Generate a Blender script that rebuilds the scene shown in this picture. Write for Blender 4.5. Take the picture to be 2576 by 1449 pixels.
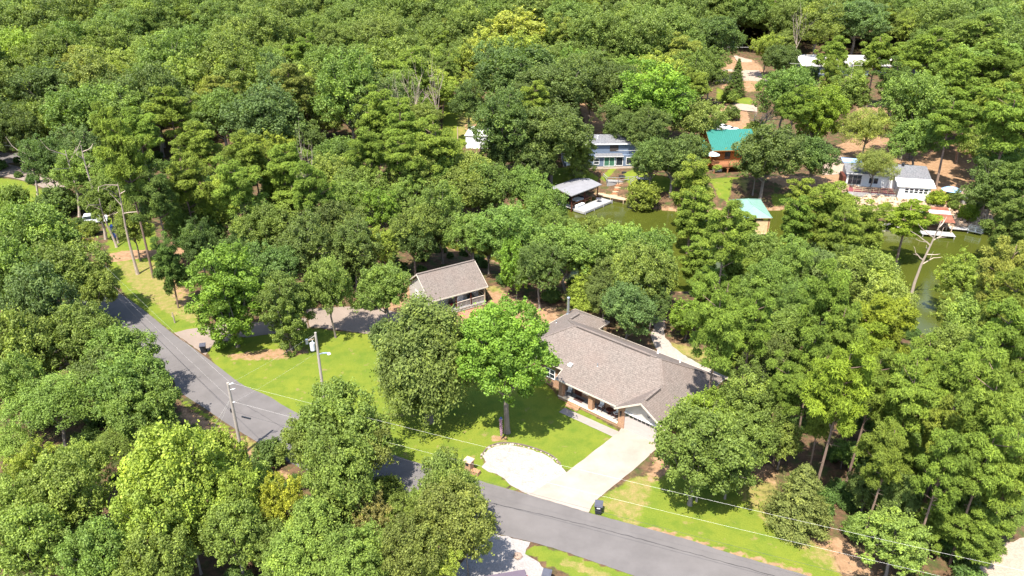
import bpy, math, random
import numpy as np
from mathutils import Vector, Matrix

for _o in list(bpy.data.objects):
    bpy.data.objects.remove(_o)
SC = bpy.context.scene
COL = SC.collection
rad = math.radians

# ------------------------------------------------------------------ camera, sky, sun, exposure
CAM_H, PITCH, FPX = 46.0, rad(26.0), 1850.0          # metres, downward pitch, focal length for a 2576 px wide frame
cam_d = bpy.data.cameras.new('camera')
cam_d.sensor_width = 36.0
cam_d.lens = 36.0 * FPX / 2576.0
cam_d.clip_start = 1.0
cam_d.clip_end = 3000.0
cam = bpy.data.objects.new('camera', cam_d)
cam.location = (0, 0, CAM_H)
cam.rotation_euler = (math.pi / 2 - PITCH, 0, 0)
COL.objects.link(cam)
SC.camera = cam

SUN_EL = rad(63.0)
SHADOW_AZ = rad(26.0)                                 # shadows run away from the viewer and a little to the right
sun_dir = Vector((-math.sin(SHADOW_AZ) * math.cos(SUN_EL), -math.cos(SHADOW_AZ) * math.cos(SUN_EL), math.sin(SUN_EL)))
world = bpy.data.worlds.new('World')
SC.world = world
world.use_nodes = True
_wn = world.node_tree.nodes
_sky = _wn.new('ShaderNodeTexSky')
_sky.sky_type = 'NISHITA'
_sky.sun_disc = False
_sky.sun_elevation = SUN_EL
_sky.sun_rotation = math.atan2(sun_dir.x, sun_dir.y)
_wn['Background'].inputs['Strength'].default_value = 0.15
world.node_tree.links.new(_sky.outputs[0], _wn['Background'].inputs['Color'])
sun_l = bpy.data.lights.new('sun', 'SUN')
sun_l.energy = 4.6
sun_l.angle = rad(0.5)
sun_l.color = (1.0, 0.955, 0.87)
sun = bpy.data.objects.new('sun', sun_l)
sun.location = (-30, -40, 120)
sun.rotation_euler = sun_dir.to_track_quat('Z', 'Y').to_euler()
COL.objects.link(sun)
SC.view_settings.view_transform = 'Standard'
SC.view_settings.look = 'None'
SC.view_settings.exposure = 1.58
SC.view_settings.gamma = 1.0
SC.view_settings.use_curve_mapping = False
SC.cycles.max_bounces = 6
SC.cycles.diffuse_bounces = 3
SC.cycles.transmission_bounces = 3
SC.cycles.sample_clamp_indirect = 4.0

# ------------------------------------------------------------------ helpers
def ray(u, v, z):
    """ground point (x, y) seen at photo position u, v (frame 2576 x 1449) on the level z"""
    a = (u - 1288.0) / FPX
    b = (724.5 - v) / FPX
    dy = math.cos(PITCH) + b * math.sin(PITCH)
    dz = -math.sin(PITCH) + b * math.cos(PITCH)
    t = (z - CAM_H) / dz
    return (a * t, dy * t)

def project(x, y, z):
    z = z - CAM_H
    d = y * math.cos(PITCH) - z * math.sin(PITCH)
    h = y * math.sin(PITCH) + z * math.cos(PITCH)
    return 1288.0 + FPX * x / d, 724.5 - FPX * h / d, d

def in_poly(px, py, poly):
    px = np.asarray(px, float); py = np.asarray(py, float)
    inside = np.zeros(px.shape, bool)
    n = len(poly)
    for i in range(n):
        x1, y1 = poly[i]; x2, y2 = poly[(i + 1) % n]
        c = ((y1 > py) != (y2 > py))
        with np.errstate(divide='ignore', invalid='ignore'):
            xi = (x2 - x1) * (py - y1) / (y2 - y1 + 1e-12) + x1
        inside ^= c & (px < xi)
    return inside

def poly_dist(px, py, poly):
    """signed distance to a polygon, negative inside"""
    px = np.asarray(px, float); py = np.asarray(py, float)
    d = np.full(px.shape, 1e9)
    n = len(poly)
    for i in range(n):
        x1, y1 = poly[i]; x2, y2 = poly[(i + 1) % n]
        ex, ey = x2 - x1, y2 - y1
        L = ex * ex + ey * ey + 1e-9
        t = np.clip(((px - x1) * ex + (py - y1) * ey) / L, 0, 1)
        d = np.minimum(d, np.hypot(px - x1 - t * ex, py - y1 - t * ey))
    return np.where(in_poly(px, py, poly), -d, d)

def smooth(a, b, x):
    t = np.clip((np.asarray(x, float) - a) / (b - a), 0, 1)
    return t * t * (3 - 2 * t)

WATER = -2.5
LAKE = [ray(u, v, WATER) for u, v in ((1085, 588), (1200, 545), (1330, 512), (1420, 500), (1530, 494), (1572, 506), (1640, 524), (1700, 532), (1790, 536),
        (1860, 530), (1990, 527), (2060, 532), (2150, 551), (2230, 570), (2300, 577), (2400, 579), (2480, 579), (2600, 566), (2760, 560),
        (2800, 700), (2640, 800), (2480, 830), (2350, 858), (2290, 832), (2190, 800), (2060, 770), (1900, 748), (1740, 735), (1560, 730),
        (1430, 712), (1310, 680), (1200, 642), (1110, 620))]

def height(x, y):
    x = np.asarray(x, float); y = np.asarray(y, float)
    land = smooth(118, 148, y) * smooth(-30, 0, x) * 1.0
    rise = np.maximum(0, y - 180)
    land = land + 0.085 * rise * rise / (rise + 25.0)
    d = poly_dist(x, y, LAKE)
    far = smooth(105, 125, y)
    w = 10.0 - 1.5 * far
    bank = WATER + (land - WATER) * smooth(-1.5, w, d) * 1.0
    bank = np.where(d < 0, WATER - 0.15 - 1.2 * smooth(0, 5, -d) + (bank - WATER) * 0.0, bank)
    return np.where(d < w, np.minimum(bank, land), land)

def _sm(a, b, x):
    t = min(1.0, max(0.0, (x - a) / (b - a)))
    return t * t * (3 - 2 * t)

def lake_dist(x, y):
    d = 1e9; inside = False; n = len(LAKE)
    for i in range(n):
        x1, y1 = LAKE[i]; x2, y2 = LAKE[(i + 1) % n]
        ex, ey = x2 - x1, y2 - y1
        t = min(1.0, max(0.0, ((x - x1) * ex + (y - y1) * ey) / (ex * ex + ey * ey + 1e-9)))
        d = min(d, math.hypot(x - x1 - t * ex, y - y1 - t * ey))
        if (y1 > y) != (y2 > y) and x < ex * (y - y1) / (ey + 1e-12) + x1: inside = not inside
    return -d if inside else d

def hz(x, y):
    """same terrain height for a single point"""
    land = _sm(118, 148, y) * _sm(-30, 0, x) + 0.085 * max(0, y - 180) ** 2 / (max(0, y - 180) + 25.0)
    d = lake_dist(x, y)
    w = 10.0 - 1.5 * _sm(105, 125, y)
    if d < 0: return min(land, WATER - 0.15 - 1.2 * _sm(0, 5, -d))
    if d < w: return min(land, WATER + (land - WATER) * _sm(-1.5, w, d))
    return land

def at(u, v, lift=0.0):
    """point standing on the terrain at photo position u, v"""
    z = 0.0
    for _ in range(12):
        x, y = ray(u, v, z + lift)
        z = hz(x, y)
    return x, y, z

# ---- objects
def link(o, parent=None):
    COL.objects.link(o)
    if parent is not None:
        o.parent = parent
    return o

def tag(o, label=None, cat=None, group=None, kind=None):
    if label: o['label'] = label
    if cat: o['category'] = cat
    if group: o['group'] = group
    if kind: o['kind'] = kind
    return o

def thing(name, label, cat, loc=(0, 0, 0), rotz=0.0, group=None):
    o = bpy.data.objects.new(name, None)
    o.empty_display_size = 0.3
    o.location = loc
    o.rotation_euler = (0, 0, rotz)
    link(o)
    return tag(o, label, cat, group)

class MB:
    """mesh builder: boxes, prisms, tubes, polygons; build() links ONE object"""
    def __init__(self):
        self.v = []; self.f = []; self.m = []
    def poly(self, pts, mi=0):
        b = len(self.v)
        self.v += [tuple(p) for p in pts]
        self.f.append(tuple(range(b, b + len(pts)))); self.m.append(mi)
        return self
    def box(self, x0, x1, y0, y1, z0, z1, mi=0):
        b = len(self.v)
        self.v += [(x0, y0, z0), (x1, y0, z0), (x1, y1, z0), (x0, y1, z0), (x0, y0, z1), (x1, y0, z1), (x1, y1, z1), (x0, y1, z1)]
        for q in ((0, 3, 2, 1), (4, 5, 6, 7), (0, 1, 5, 4), (1, 2, 6, 5), (2, 3, 7, 6), (3, 0, 4, 7)):
            self.f.append(tuple(b + i for i in q)); self.m.append(mi)
        return self
    def beam(self, p, q, w, h, mi=0):
        p = Vector(p); q = Vector(q); d = (q - p)
        L = d.length
        if L < 1e-6: return self
        d.normalize()
        up = Vector((0, 0, 1)) if abs(d.z) < 0.95 else Vector((1, 0, 0))
        s = d.cross(up).normalized(); t = s.cross(d).normalized()
        b = len(self.v)
        for e in (p, q):
            for a, c in ((-1, -1), (1, -1), (1, 1), (-1, 1)):
                self.v.append(tuple(e + s * (a * w / 2) + t * (c * h / 2)))
        for qd in ((0, 1, 2, 3), (7, 6, 5, 4), (0, 4, 5, 1), (1, 5, 6, 2), (2, 6, 7, 3), (3, 7, 4, 0)):
            self.f.append(tuple(b + i for i in qd)); self.m.append(mi)
        return self
    def prism(self, pts, z0, z1, mi=0):
        n = len(pts); b = len(self.v)
        a = sum(pts[i][0] * pts[(i + 1) % n][1] - pts[(i + 1) % n][0] * pts[i][1] for i in range(n))
        if a < 0: pts = pts[::-1]
        self.v += [(p[0], p[1], z0) for p in pts] + [(p[0], p[1], z1) for p in pts]
        self.f.append(tuple(b + i for i in range(n))[::-1]); self.m.append(mi)
        self.f.append(tuple(b + n + i for i in range(n))); self.m.append(mi)
        for i in range(n):
            j = (i + 1) % n
            self.f.append((b + i, b + j, b + n + j, b + n + i)); self.m.append(mi)
        return self
    def slab(self, pts, t, mi=0, mu=0):
        """roof slab: polygon given thickness t downwards; mi top, mu underside and edges"""
        pts = [Vector(p) for p in pts]
        nrm = Vector((0, 0, 0))
        for i in range(len(pts)):
            nrm += pts[i].cross(pts[(i + 1) % len(pts)])
        if nrm.z < 0: pts = pts[::-1]
        n = len(pts); b = len(self.v)
        self.v += [tuple(p) for p in pts] + [(p.x, p.y, p.z - t) for p in pts]
        self.f.append(tuple(b + i for i in range(n))); self.m.append(mi)
        self.f.append(tuple(b + n + i for i in range(n))[::-1]); self.m.append(mu)
        for i in range(n):
            j = (i + 1) % n
            self.f.append((b + j, b + i, b + n + i, b + n + j)); self.m.append(mu)
        return self
    def tube(self, pts, rs, n=6, mi=0, cap=True):
        pts = [Vector(p) for p in pts]
        if not hasattr(rs, '__len__'): rs = [rs] * len(pts)
        b = len(self.v)
        for i, p in enumerate(pts):
            d = (pts[min(i + 1, len(pts) - 1)] - pts[max(i - 1, 0)]).normalized()
            up = Vector((0, 0, 1)) if abs(d.z) < 0.9 else Vector((1, 0, 0))
            s = d.cross(up).normalized(); t = s.cross(d)
            for k in range(n):
                an = 2 * math.pi * k / n
                self.v.append(tuple(p + (s * math.cos(an) + t * math.sin(an)) * rs[i]))
        for i in range(len(pts) - 1):
            for k in range(n):
                l = (k + 1) % n
                self.f.append((b + i * n + k, b + i * n + l, b + (i + 1) * n + l, b + (i + 1) * n + k)); self.m.append(mi)
        if cap:
            self.f.append(tuple(b + k for k in range(n))[::-1]); self.m.append(mi)
            e = b + (len(pts) - 1) * n
            self.f.append(tuple(e + k for k in range(n))); self.m.append(mi)
        return self
    def lathe(self, prof, n=12, c=(0, 0), mi=0):
        b = len(self.v)
        for r, z in prof:
            for k in range(n):
                an = 2 * math.pi * k / n
                self.v.append((c[0] + r * math.cos(an), c[1] + r * math.sin(an), z))
        for i in range(len(prof) - 1):
            for k in range(n):
                l = (k + 1) % n
                self.f.append((b + i * n + k, b + i * n + l, b + (i + 1) * n + l, b + (i + 1) * n + k)); self.m.append(mi)
        self.f.append(tuple(b + k for k in range(n))[::-1]); self.m.append(mi)
        e = b + (len(prof) - 1) * n
        self.f.append(tuple(e + k for k in range(n))); self.m.append(mi)
        return self
    def mesh(self, name, mats):
        me = bpy.data.meshes.new(name)
        me.from_pydata(self.v, [], self.f)
        for m in (mats if isinstance(mats, (list, tuple)) else [mats]):
            me.materials.append(m)
        me.polygons.foreach_set('material_index', self.m)
        me.update()
        return me
    def build(self, name, mats, parent=None, loc=None, rotz=None):
        o = bpy.data.objects.new(name, self.mesh(name, mats))
        if loc is not None: o.location = loc
        if rotz is not None: o.rotation_euler = (0, 0, rotz)
        return link(o, parent)

def copy_tree(root, parent=None):
    c = root.copy(); COL.objects.link(c)
    if parent is not None: c.parent = parent
    for ch in root.children:
        copy_tree(ch, c)
    return c

def mesh_from(name, verts, quads, mats, attrs=None, smooth_shade=False):
    """fast mesh from numpy arrays; quads is (n, k) of one face size"""
    me = bpy.data.meshes.new(name)
    nv, (nf, k) = len(verts), quads.shape
    me.vertices.add(nv)
    me.vertices.foreach_set('co', np.asarray(verts, np.float32).ravel())
    me.loops.add(nf * k)
    me.loops.foreach_set('vertex_index', np.asarray(quads, np.int32).ravel())
    me.polygons.add(nf)
    me.polygons.foreach_set('loop_start', np.arange(0, nf * k, k, dtype=np.int32))
    me.polygons.foreach_set('loop_total', np.full(nf, k, np.int32))
    me.update(calc_edges=True)
    me.validate()
    for m in mats: me.materials.append(m)
    for an, arr in (attrs or {}).items():
        arr = np.asarray(arr, np.float32)
        if arr.ndim == 1:
            a = me.attributes.new(an, 'FLOAT', 'POINT'); a.data.foreach_set('value', arr)
        else:
            a = me.attributes.new(an, 'FLOAT_COLOR', 'POINT'); a.data.foreach_set('color', arr.ravel())
    if smooth_shade:
        me.polygons.foreach_set('use_smooth', np.ones(nf, bool))
    return me

# ------------------------------------------------------------------ materials
class NT:
    def __init__(self, name):
        self.m = bpy.data.materials.new(name)
        self.m.use_nodes = True
        self.t = self.m.node_tree
        self.t.nodes.clear()
        self.out = self.t.nodes.new('ShaderNodeOutputMaterial')
    def n(self, typ, **kw):
        nd = self.t.nodes.new(typ)
        for k, v in kw.items(): setattr(nd, k, v)
        return nd
    def l(self, a, b): self.t.links.new(a, b)
    def coord(self, kind='Object'): return self.n('ShaderNodeTexCoord').outputs[kind]
    def noise(self, scale, detail=4, rough=0.6, vec=None, dim='3D'):
        nd = self.n('ShaderNodeTexNoise')
        nd.inputs['Scale'].default_value = scale; nd.inputs['Detail'].default_value = detail
        nd.inputs['Roughness'].default_value = rough
        self.l(vec if vec is not None else self.coord(), nd.inputs['Vector'])
        return nd.outputs['Fac']
    def ramp(self, fac, stops, interp='LINEAR'):
        nd = self.n('ShaderNodeValToRGB'); cr = nd.color_ramp; cr.interpolation = interp
        while len(cr.elements) < len(stops): cr.elements.new(0.5)
        for e, (p, c) in zip(cr.elements, stops):
            e.position = p
            e.color = (c, c, c, 1) if not hasattr(c, '__len__') else (*c[:3], 1)
        self.l(fac, nd.inputs[0]); return nd.outputs[0]
    def mix(self, fac, a, b, mode='MIX'):
        nd = self.n('ShaderNodeMix'); nd.data_type = 'RGBA'; nd.blend_type = mode
        for s, i in ((fac, 0), (a, 6), (b, 7)):
            if hasattr(s, 'is_output') or isinstance(s, bpy.types.NodeSocket): self.l(s, nd.inputs[i])
            elif i == 0: nd.inputs[0].default_value = s
            else: nd.inputs[i].default_value = (*s[:3], 1)
        return nd.outputs[2]
    def math(self, op, a, b=0.5, c=None):
        nd = self.n('ShaderNodeMath', operation=op)
        for i, s in enumerate((a, b, c)):
            if s is None: continue
            if isinstance(s, bpy.types.NodeSocket): self.l(s, nd.inputs[i])
            else: nd.inputs[i].default_value = s
        return nd.outputs[0]
    def attr(self, name, out='Fac'):
        return self.n('ShaderNodeAttribute', attribute_name=name).outputs[out]
    def sep(self, vec):
        nd = self.n('ShaderNodeSeparateXYZ'); self.l(vec, nd.inputs[0]); return nd.outputs
    def bsdf(self, color, rough=0.8, spec=0.3, metal=0.0, bump=None, bstr=0.3, bdist=0.05):
        nd = self.n('ShaderNodeBsdfPrincipled')
        if isinstance(color, bpy.types.NodeSocket): self.l(color, nd.inputs['Base Color'])
        else: nd.inputs['Base Color'].default_value = (*color[:3], 1)
        if isinstance(rough, bpy.types.NodeSocket): self.l(rough, nd.inputs['Roughness'])
        else: nd.inputs['Roughness'].default_value = rough
        nd.inputs['Specular IOR Level'].default_value = spec
        nd.inputs['Metallic'].default_value = metal
        if bump is not None:
            bp = self.n('ShaderNodeBump'); bp.inputs['Strength'].default_value = bstr; bp.inputs['Distance'].default_value = bdist
            self.l(bump, bp.inputs['Height']); self.l(bp.outputs[0], nd.inputs['Normal'])
        self.l(nd.outputs[0], self.out.inputs[0])
        return nd

MATS = {}
def plain(name, col, rough=0.7, spec=0.3, metal=0.0, var=0.18, scale=3.0):
    """one colour with mottling and wear"""
    if name in MATS: return MATS[name]
    t = NT(name)
    f = t.noise(scale, 5, 0.65)
    lo = tuple(c * (1 - var) for c in col); hi = tuple(min(1, c * (1 + var)) for c in col)
    t.bsdf(t.ramp(f, [(0.3, lo), (0.7, hi)]), rough, spec, metal, bump=t.noise(scale * 6, 3), bstr=0.15, bdist=0.01)
    MATS[name] = t.m
    return t.m

def shingle_mat(name, c1, c2, c3, course=0.105):
    t = NT(name)
    co = t.coord('Object'); x, y, z = t.sep(co)[:3]
    cz = t.math('DIVIDE', z, course)
    row = t.math('FLOOR', cz); fr = t.math('FRACT', cz)
    cx = t.n('ShaderNodeCombineXYZ')
    t.l(t.math('MULTIPLY', x, 10.0), cx.inputs[0]); t.l(t.math('MULTIPLY', y, 10.0), cx.inputs[1]); t.l(t.math('MULTIPLY', row, 3.7), cx.inputs[2])
    vor = t.n('ShaderNodeTexVoronoi'); vor.inputs['Scale'].default_value = 1.0; t.l(cx.outputs[0], vor.inputs['Vector'])
    tab = t.sep(vor.outputs['Color'])[0]
    base = t.ramp(tab, [(0.05, c1), (0.5, c2), (0.95, c3)])
    big = t.noise(0.35, 4, 0.6, co)
    base = t.mix(t.ramp(big, [(0.35, 0.0), (0.7, 0.45)]), base, (c2[0] * 1.12, c2[1] * 0.98, c2[2] * 0.95))
    streak = t.noise(1.2, 5, 0.7, co)
    base = t.mix(t.ramp(streak, [(0.45, 0.0), (0.8, 0.3)]), base, tuple(c * 0.72 for c in c2))
    line = t.ramp(fr, [(0.0, 0.52), (0.16, 1.0)])
    base = t.mix(1.0, base, line, 'MULTIPLY')
    t.bsdf(base, 0.92, 0.15, bump=fr, bstr=0.4, bdist=0.03)
    return t.m

def brick_mat(name, c1, c2, mortar):
    t = NT(name)
    x, y, z = t.sep(t.coord('Object'))[:3]
    cb = t.n('ShaderNodeCombineXYZ')
    t.l(t.math('ADD', x, y), cb.inputs[0]); t.l(z, cb.inputs[1])
    b = t.n('ShaderNodeTexBrick')
    b.inputs['Scale'].default_value = 1.0; b.inputs['Brick Width'].default_value = 0.24; b.inputs['Row Height'].default_value = 0.083
    b.inputs['Mortar Size'].default_value = 0.010; b.inputs['Color1'].default_value = (*c1, 1); b.inputs['Color2'].default_value = (*c2, 1)
    b.inputs['Mortar'].default_value = (*mortar, 1)
    t.l(cb.outputs[0], b.inputs['Vector'])
    col = t.mix(t.ramp(t.noise(1.6, 5, 0.7), [(0.35, 0.0), (0.75, 0.5)]), b.outputs['Color'], tuple(c * 0.6 for c in c1))
    t.bsdf(col, 0.9, 0.2, bump=b.outputs['Fac'], bstr=-0.3, bdist=0.01)
    return t.m

def lap_mat(name, col, pitch=0.16, axis=2):
    """horizontal lap siding or ribbed sheet along one object axis"""
    t = NT(name)
    c = t.sep(t.coord('Object'))[axis]
    fr = t.math('FRACT', t.math('DIVIDE', c, pitch))
    base = t.ramp(t.noise(0.9, 5, 0.7), [(0.3, tuple(v * 0.88 for v in col)), (0.7, col)])
    base = t.mix(1.0, base, t.ramp(fr, [(0.0, 0.62), (0.12, 1.0)]), 'MULTIPLY')
    t.bsdf(base, 0.6, 0.3, bump=fr, bstr=0.4, bdist=0.02)
    return t.m

def wood_mat(name, col, var=0.3, rough=0.8):
    t = NT(name)
    rnd = t.n('ShaderNodeObjectInfo').outputs['Random']
    f = t.noise(2.2, 6, 0.7)
    base = t.ramp(f, [(0.25, tuple(c * (1 - var) for c in col)), (0.75, tuple(min(1, c * (1 + var * 0.6)) for c in col))])
    base = t.mix(t.math('MULTIPLY', rnd, 0.35), base, tuple(c * 0.6 for c in col))
    t.bsdf(base, rough, 0.2, bump=t.noise(14, 3), bstr=0.2, bdist=0.01)
    return t.m

M_SHINGLE = shingle_mat('roof_shingles', (0.108, 0.089, 0.076), (0.146, 0.121, 0.104), (0.184, 0.153, 0.132))
M_SHINGLE_G = shingle_mat('grey_shingles', (0.075, 0.078, 0.085), (0.125, 0.128, 0.135), (0.20, 0.20, 0.205))
M_BRICK = brick_mat('orange_brick', (0.36, 0.185, 0.095), (0.25, 0.12, 0.065), (0.40, 0.31, 0.23))
M_BRICK_R = brick_mat('red_brick', (0.27, 0.10, 0.07), (0.17, 0.065, 0.05), (0.33, 0.25, 0.2))
M_TRIM = plain('cream_trim', (0.46, 0.40, 0.33), 0.6)
M_WHITE = plain('white_paint', (0.74, 0.72, 0.68), 0.55, var=0.08)
M_SIDING = lap_mat('cream_siding', (0.42, 0.39, 0.35), 0.2)
M_SIDING_W = lap_mat('white_siding', (0.72, 0.71, 0.67), 0.2)
M_SIDING_B = lap_mat('blue_siding', (0.13, 0.165, 0.225), 0.18)
M_GLASS = plain('dark_glass', (0.02, 0.025, 0.03), 0.08, 0.6, var=0.3)
M_GREEN_GLASS = plain('green_curtain_glass', (0.05, 0.13, 0.08), 0.15, 0.6, var=0.25)
M_CONC = plain('concrete', (0.50, 0.44, 0.37), 0.9, 0.2, var=0.12, scale=0.7)
M_METAL = plain('galvanised_metal', (0.42, 0.46, 0.50), 0.35, 0.5, 0.85, var=0.15)
M_BLACK = plain('black_plastic', (0.016, 0.018, 0.022), 0.42, 0.45, var=0.3)
M_DGREY = plain('grey_plastic', (0.06, 0.06, 0.075), 0.5, 0.4)
M_RUBBER = plain('tyre_rubber', (0.015, 0.015, 0.015), 0.8)
M_DKWOOD = wood_mat('dark_red_wood', (0.09, 0.028, 0.018))
M_CUSHION = plain('white_cushion', (0.7, 0.7, 0.68), 0.9)
M_POLE = wood_mat('weathered_pole', (0.36, 0.31, 0.26), 0.25)
M_GREYWOOD = wood_mat('grey_weathered_wood', (0.28, 0.265, 0.25), 0.3)
M_WHITEDECK = wood_mat('bleached_deck_wood', (0.30, 0.29, 0.28), 0.15)
M_BROWNWOOD = wood_mat('brown_deck_wood', (0.30, 0.13, 0.06), 0.3)
M_LOG = wood_mat('golden_log', (0.38, 0.16, 0.045), 0.3)
M_TANWOOD = wood_mat('tan_wood', (0.42, 0.31, 0.20), 0.25)
M_TEAL = lap_mat('teal_roof_metal', (0.020, 0.135, 0.108), 0.45, 0)
M_GREENROOF = plain('pale_green_roof', (0.145, 0.255, 0.20), 0.6, var=0.12, scale=1.2)
M_RUST = plain('rusty_sheet', (0.19, 0.070, 0.042), 0.75, var=0.45, scale=1.6)
M_TIN = plain('pale_tin_sheet', (0.50, 0.46, 0.46), 0.5, 0.4, 0.3, var=0.2)
M_DOCKROOF = plain('grey_dock_roof', (0.185, 0.18, 0.19), 0.75, var=0.1, scale=1.0)
M_RED = plain('red_fabric', (0.35, 0.04, 0.04), 0.85)
M_NAVY = plain('navy_cloth', (0.03, 0.06, 0.2), 0.85)
M_BLUE = plain('blue_plastic', (0.02, 0.05, 0.22), 0.5)
M_TEALCLOTH = plain('pale_teal_canvas', (0.40, 0.55, 0.56), 0.85, var=0.12)
M_BLUECLOTH = plain('blue_canvas', (0.22, 0.33, 0.52), 0.85, var=0.12)
M_WIRE = plain('aluminium_wire', (0.45, 0.43, 0.39), 0.5, 0.4, 0.1)
M_CABLE = plain('black_cable', (0.02, 0.02, 0.022), 0.6)
M_CAR_W = plain('white_car_paint', (0.68, 0.69, 0.72), 0.25, 0.6, var=0.04)
M_CAR_D = plain('dark_plum_car_paint', (0.10, 0.075, 0.09), 0.2, 0.6, var=0.06)
M_STONE = wood_mat('tan_stone', (0.28, 0.20, 0.15), 0.35)
M_STONE_W = wood_mat('pale_stone', (0.36, 0.30, 0.25), 0.25)

# ------------------------------------------------------------------ ground: one sheet with painted cover masks
def W(pts, lift=0.0):
    return [at(u, v, lift)[:2] for u, v in pts]

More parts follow.
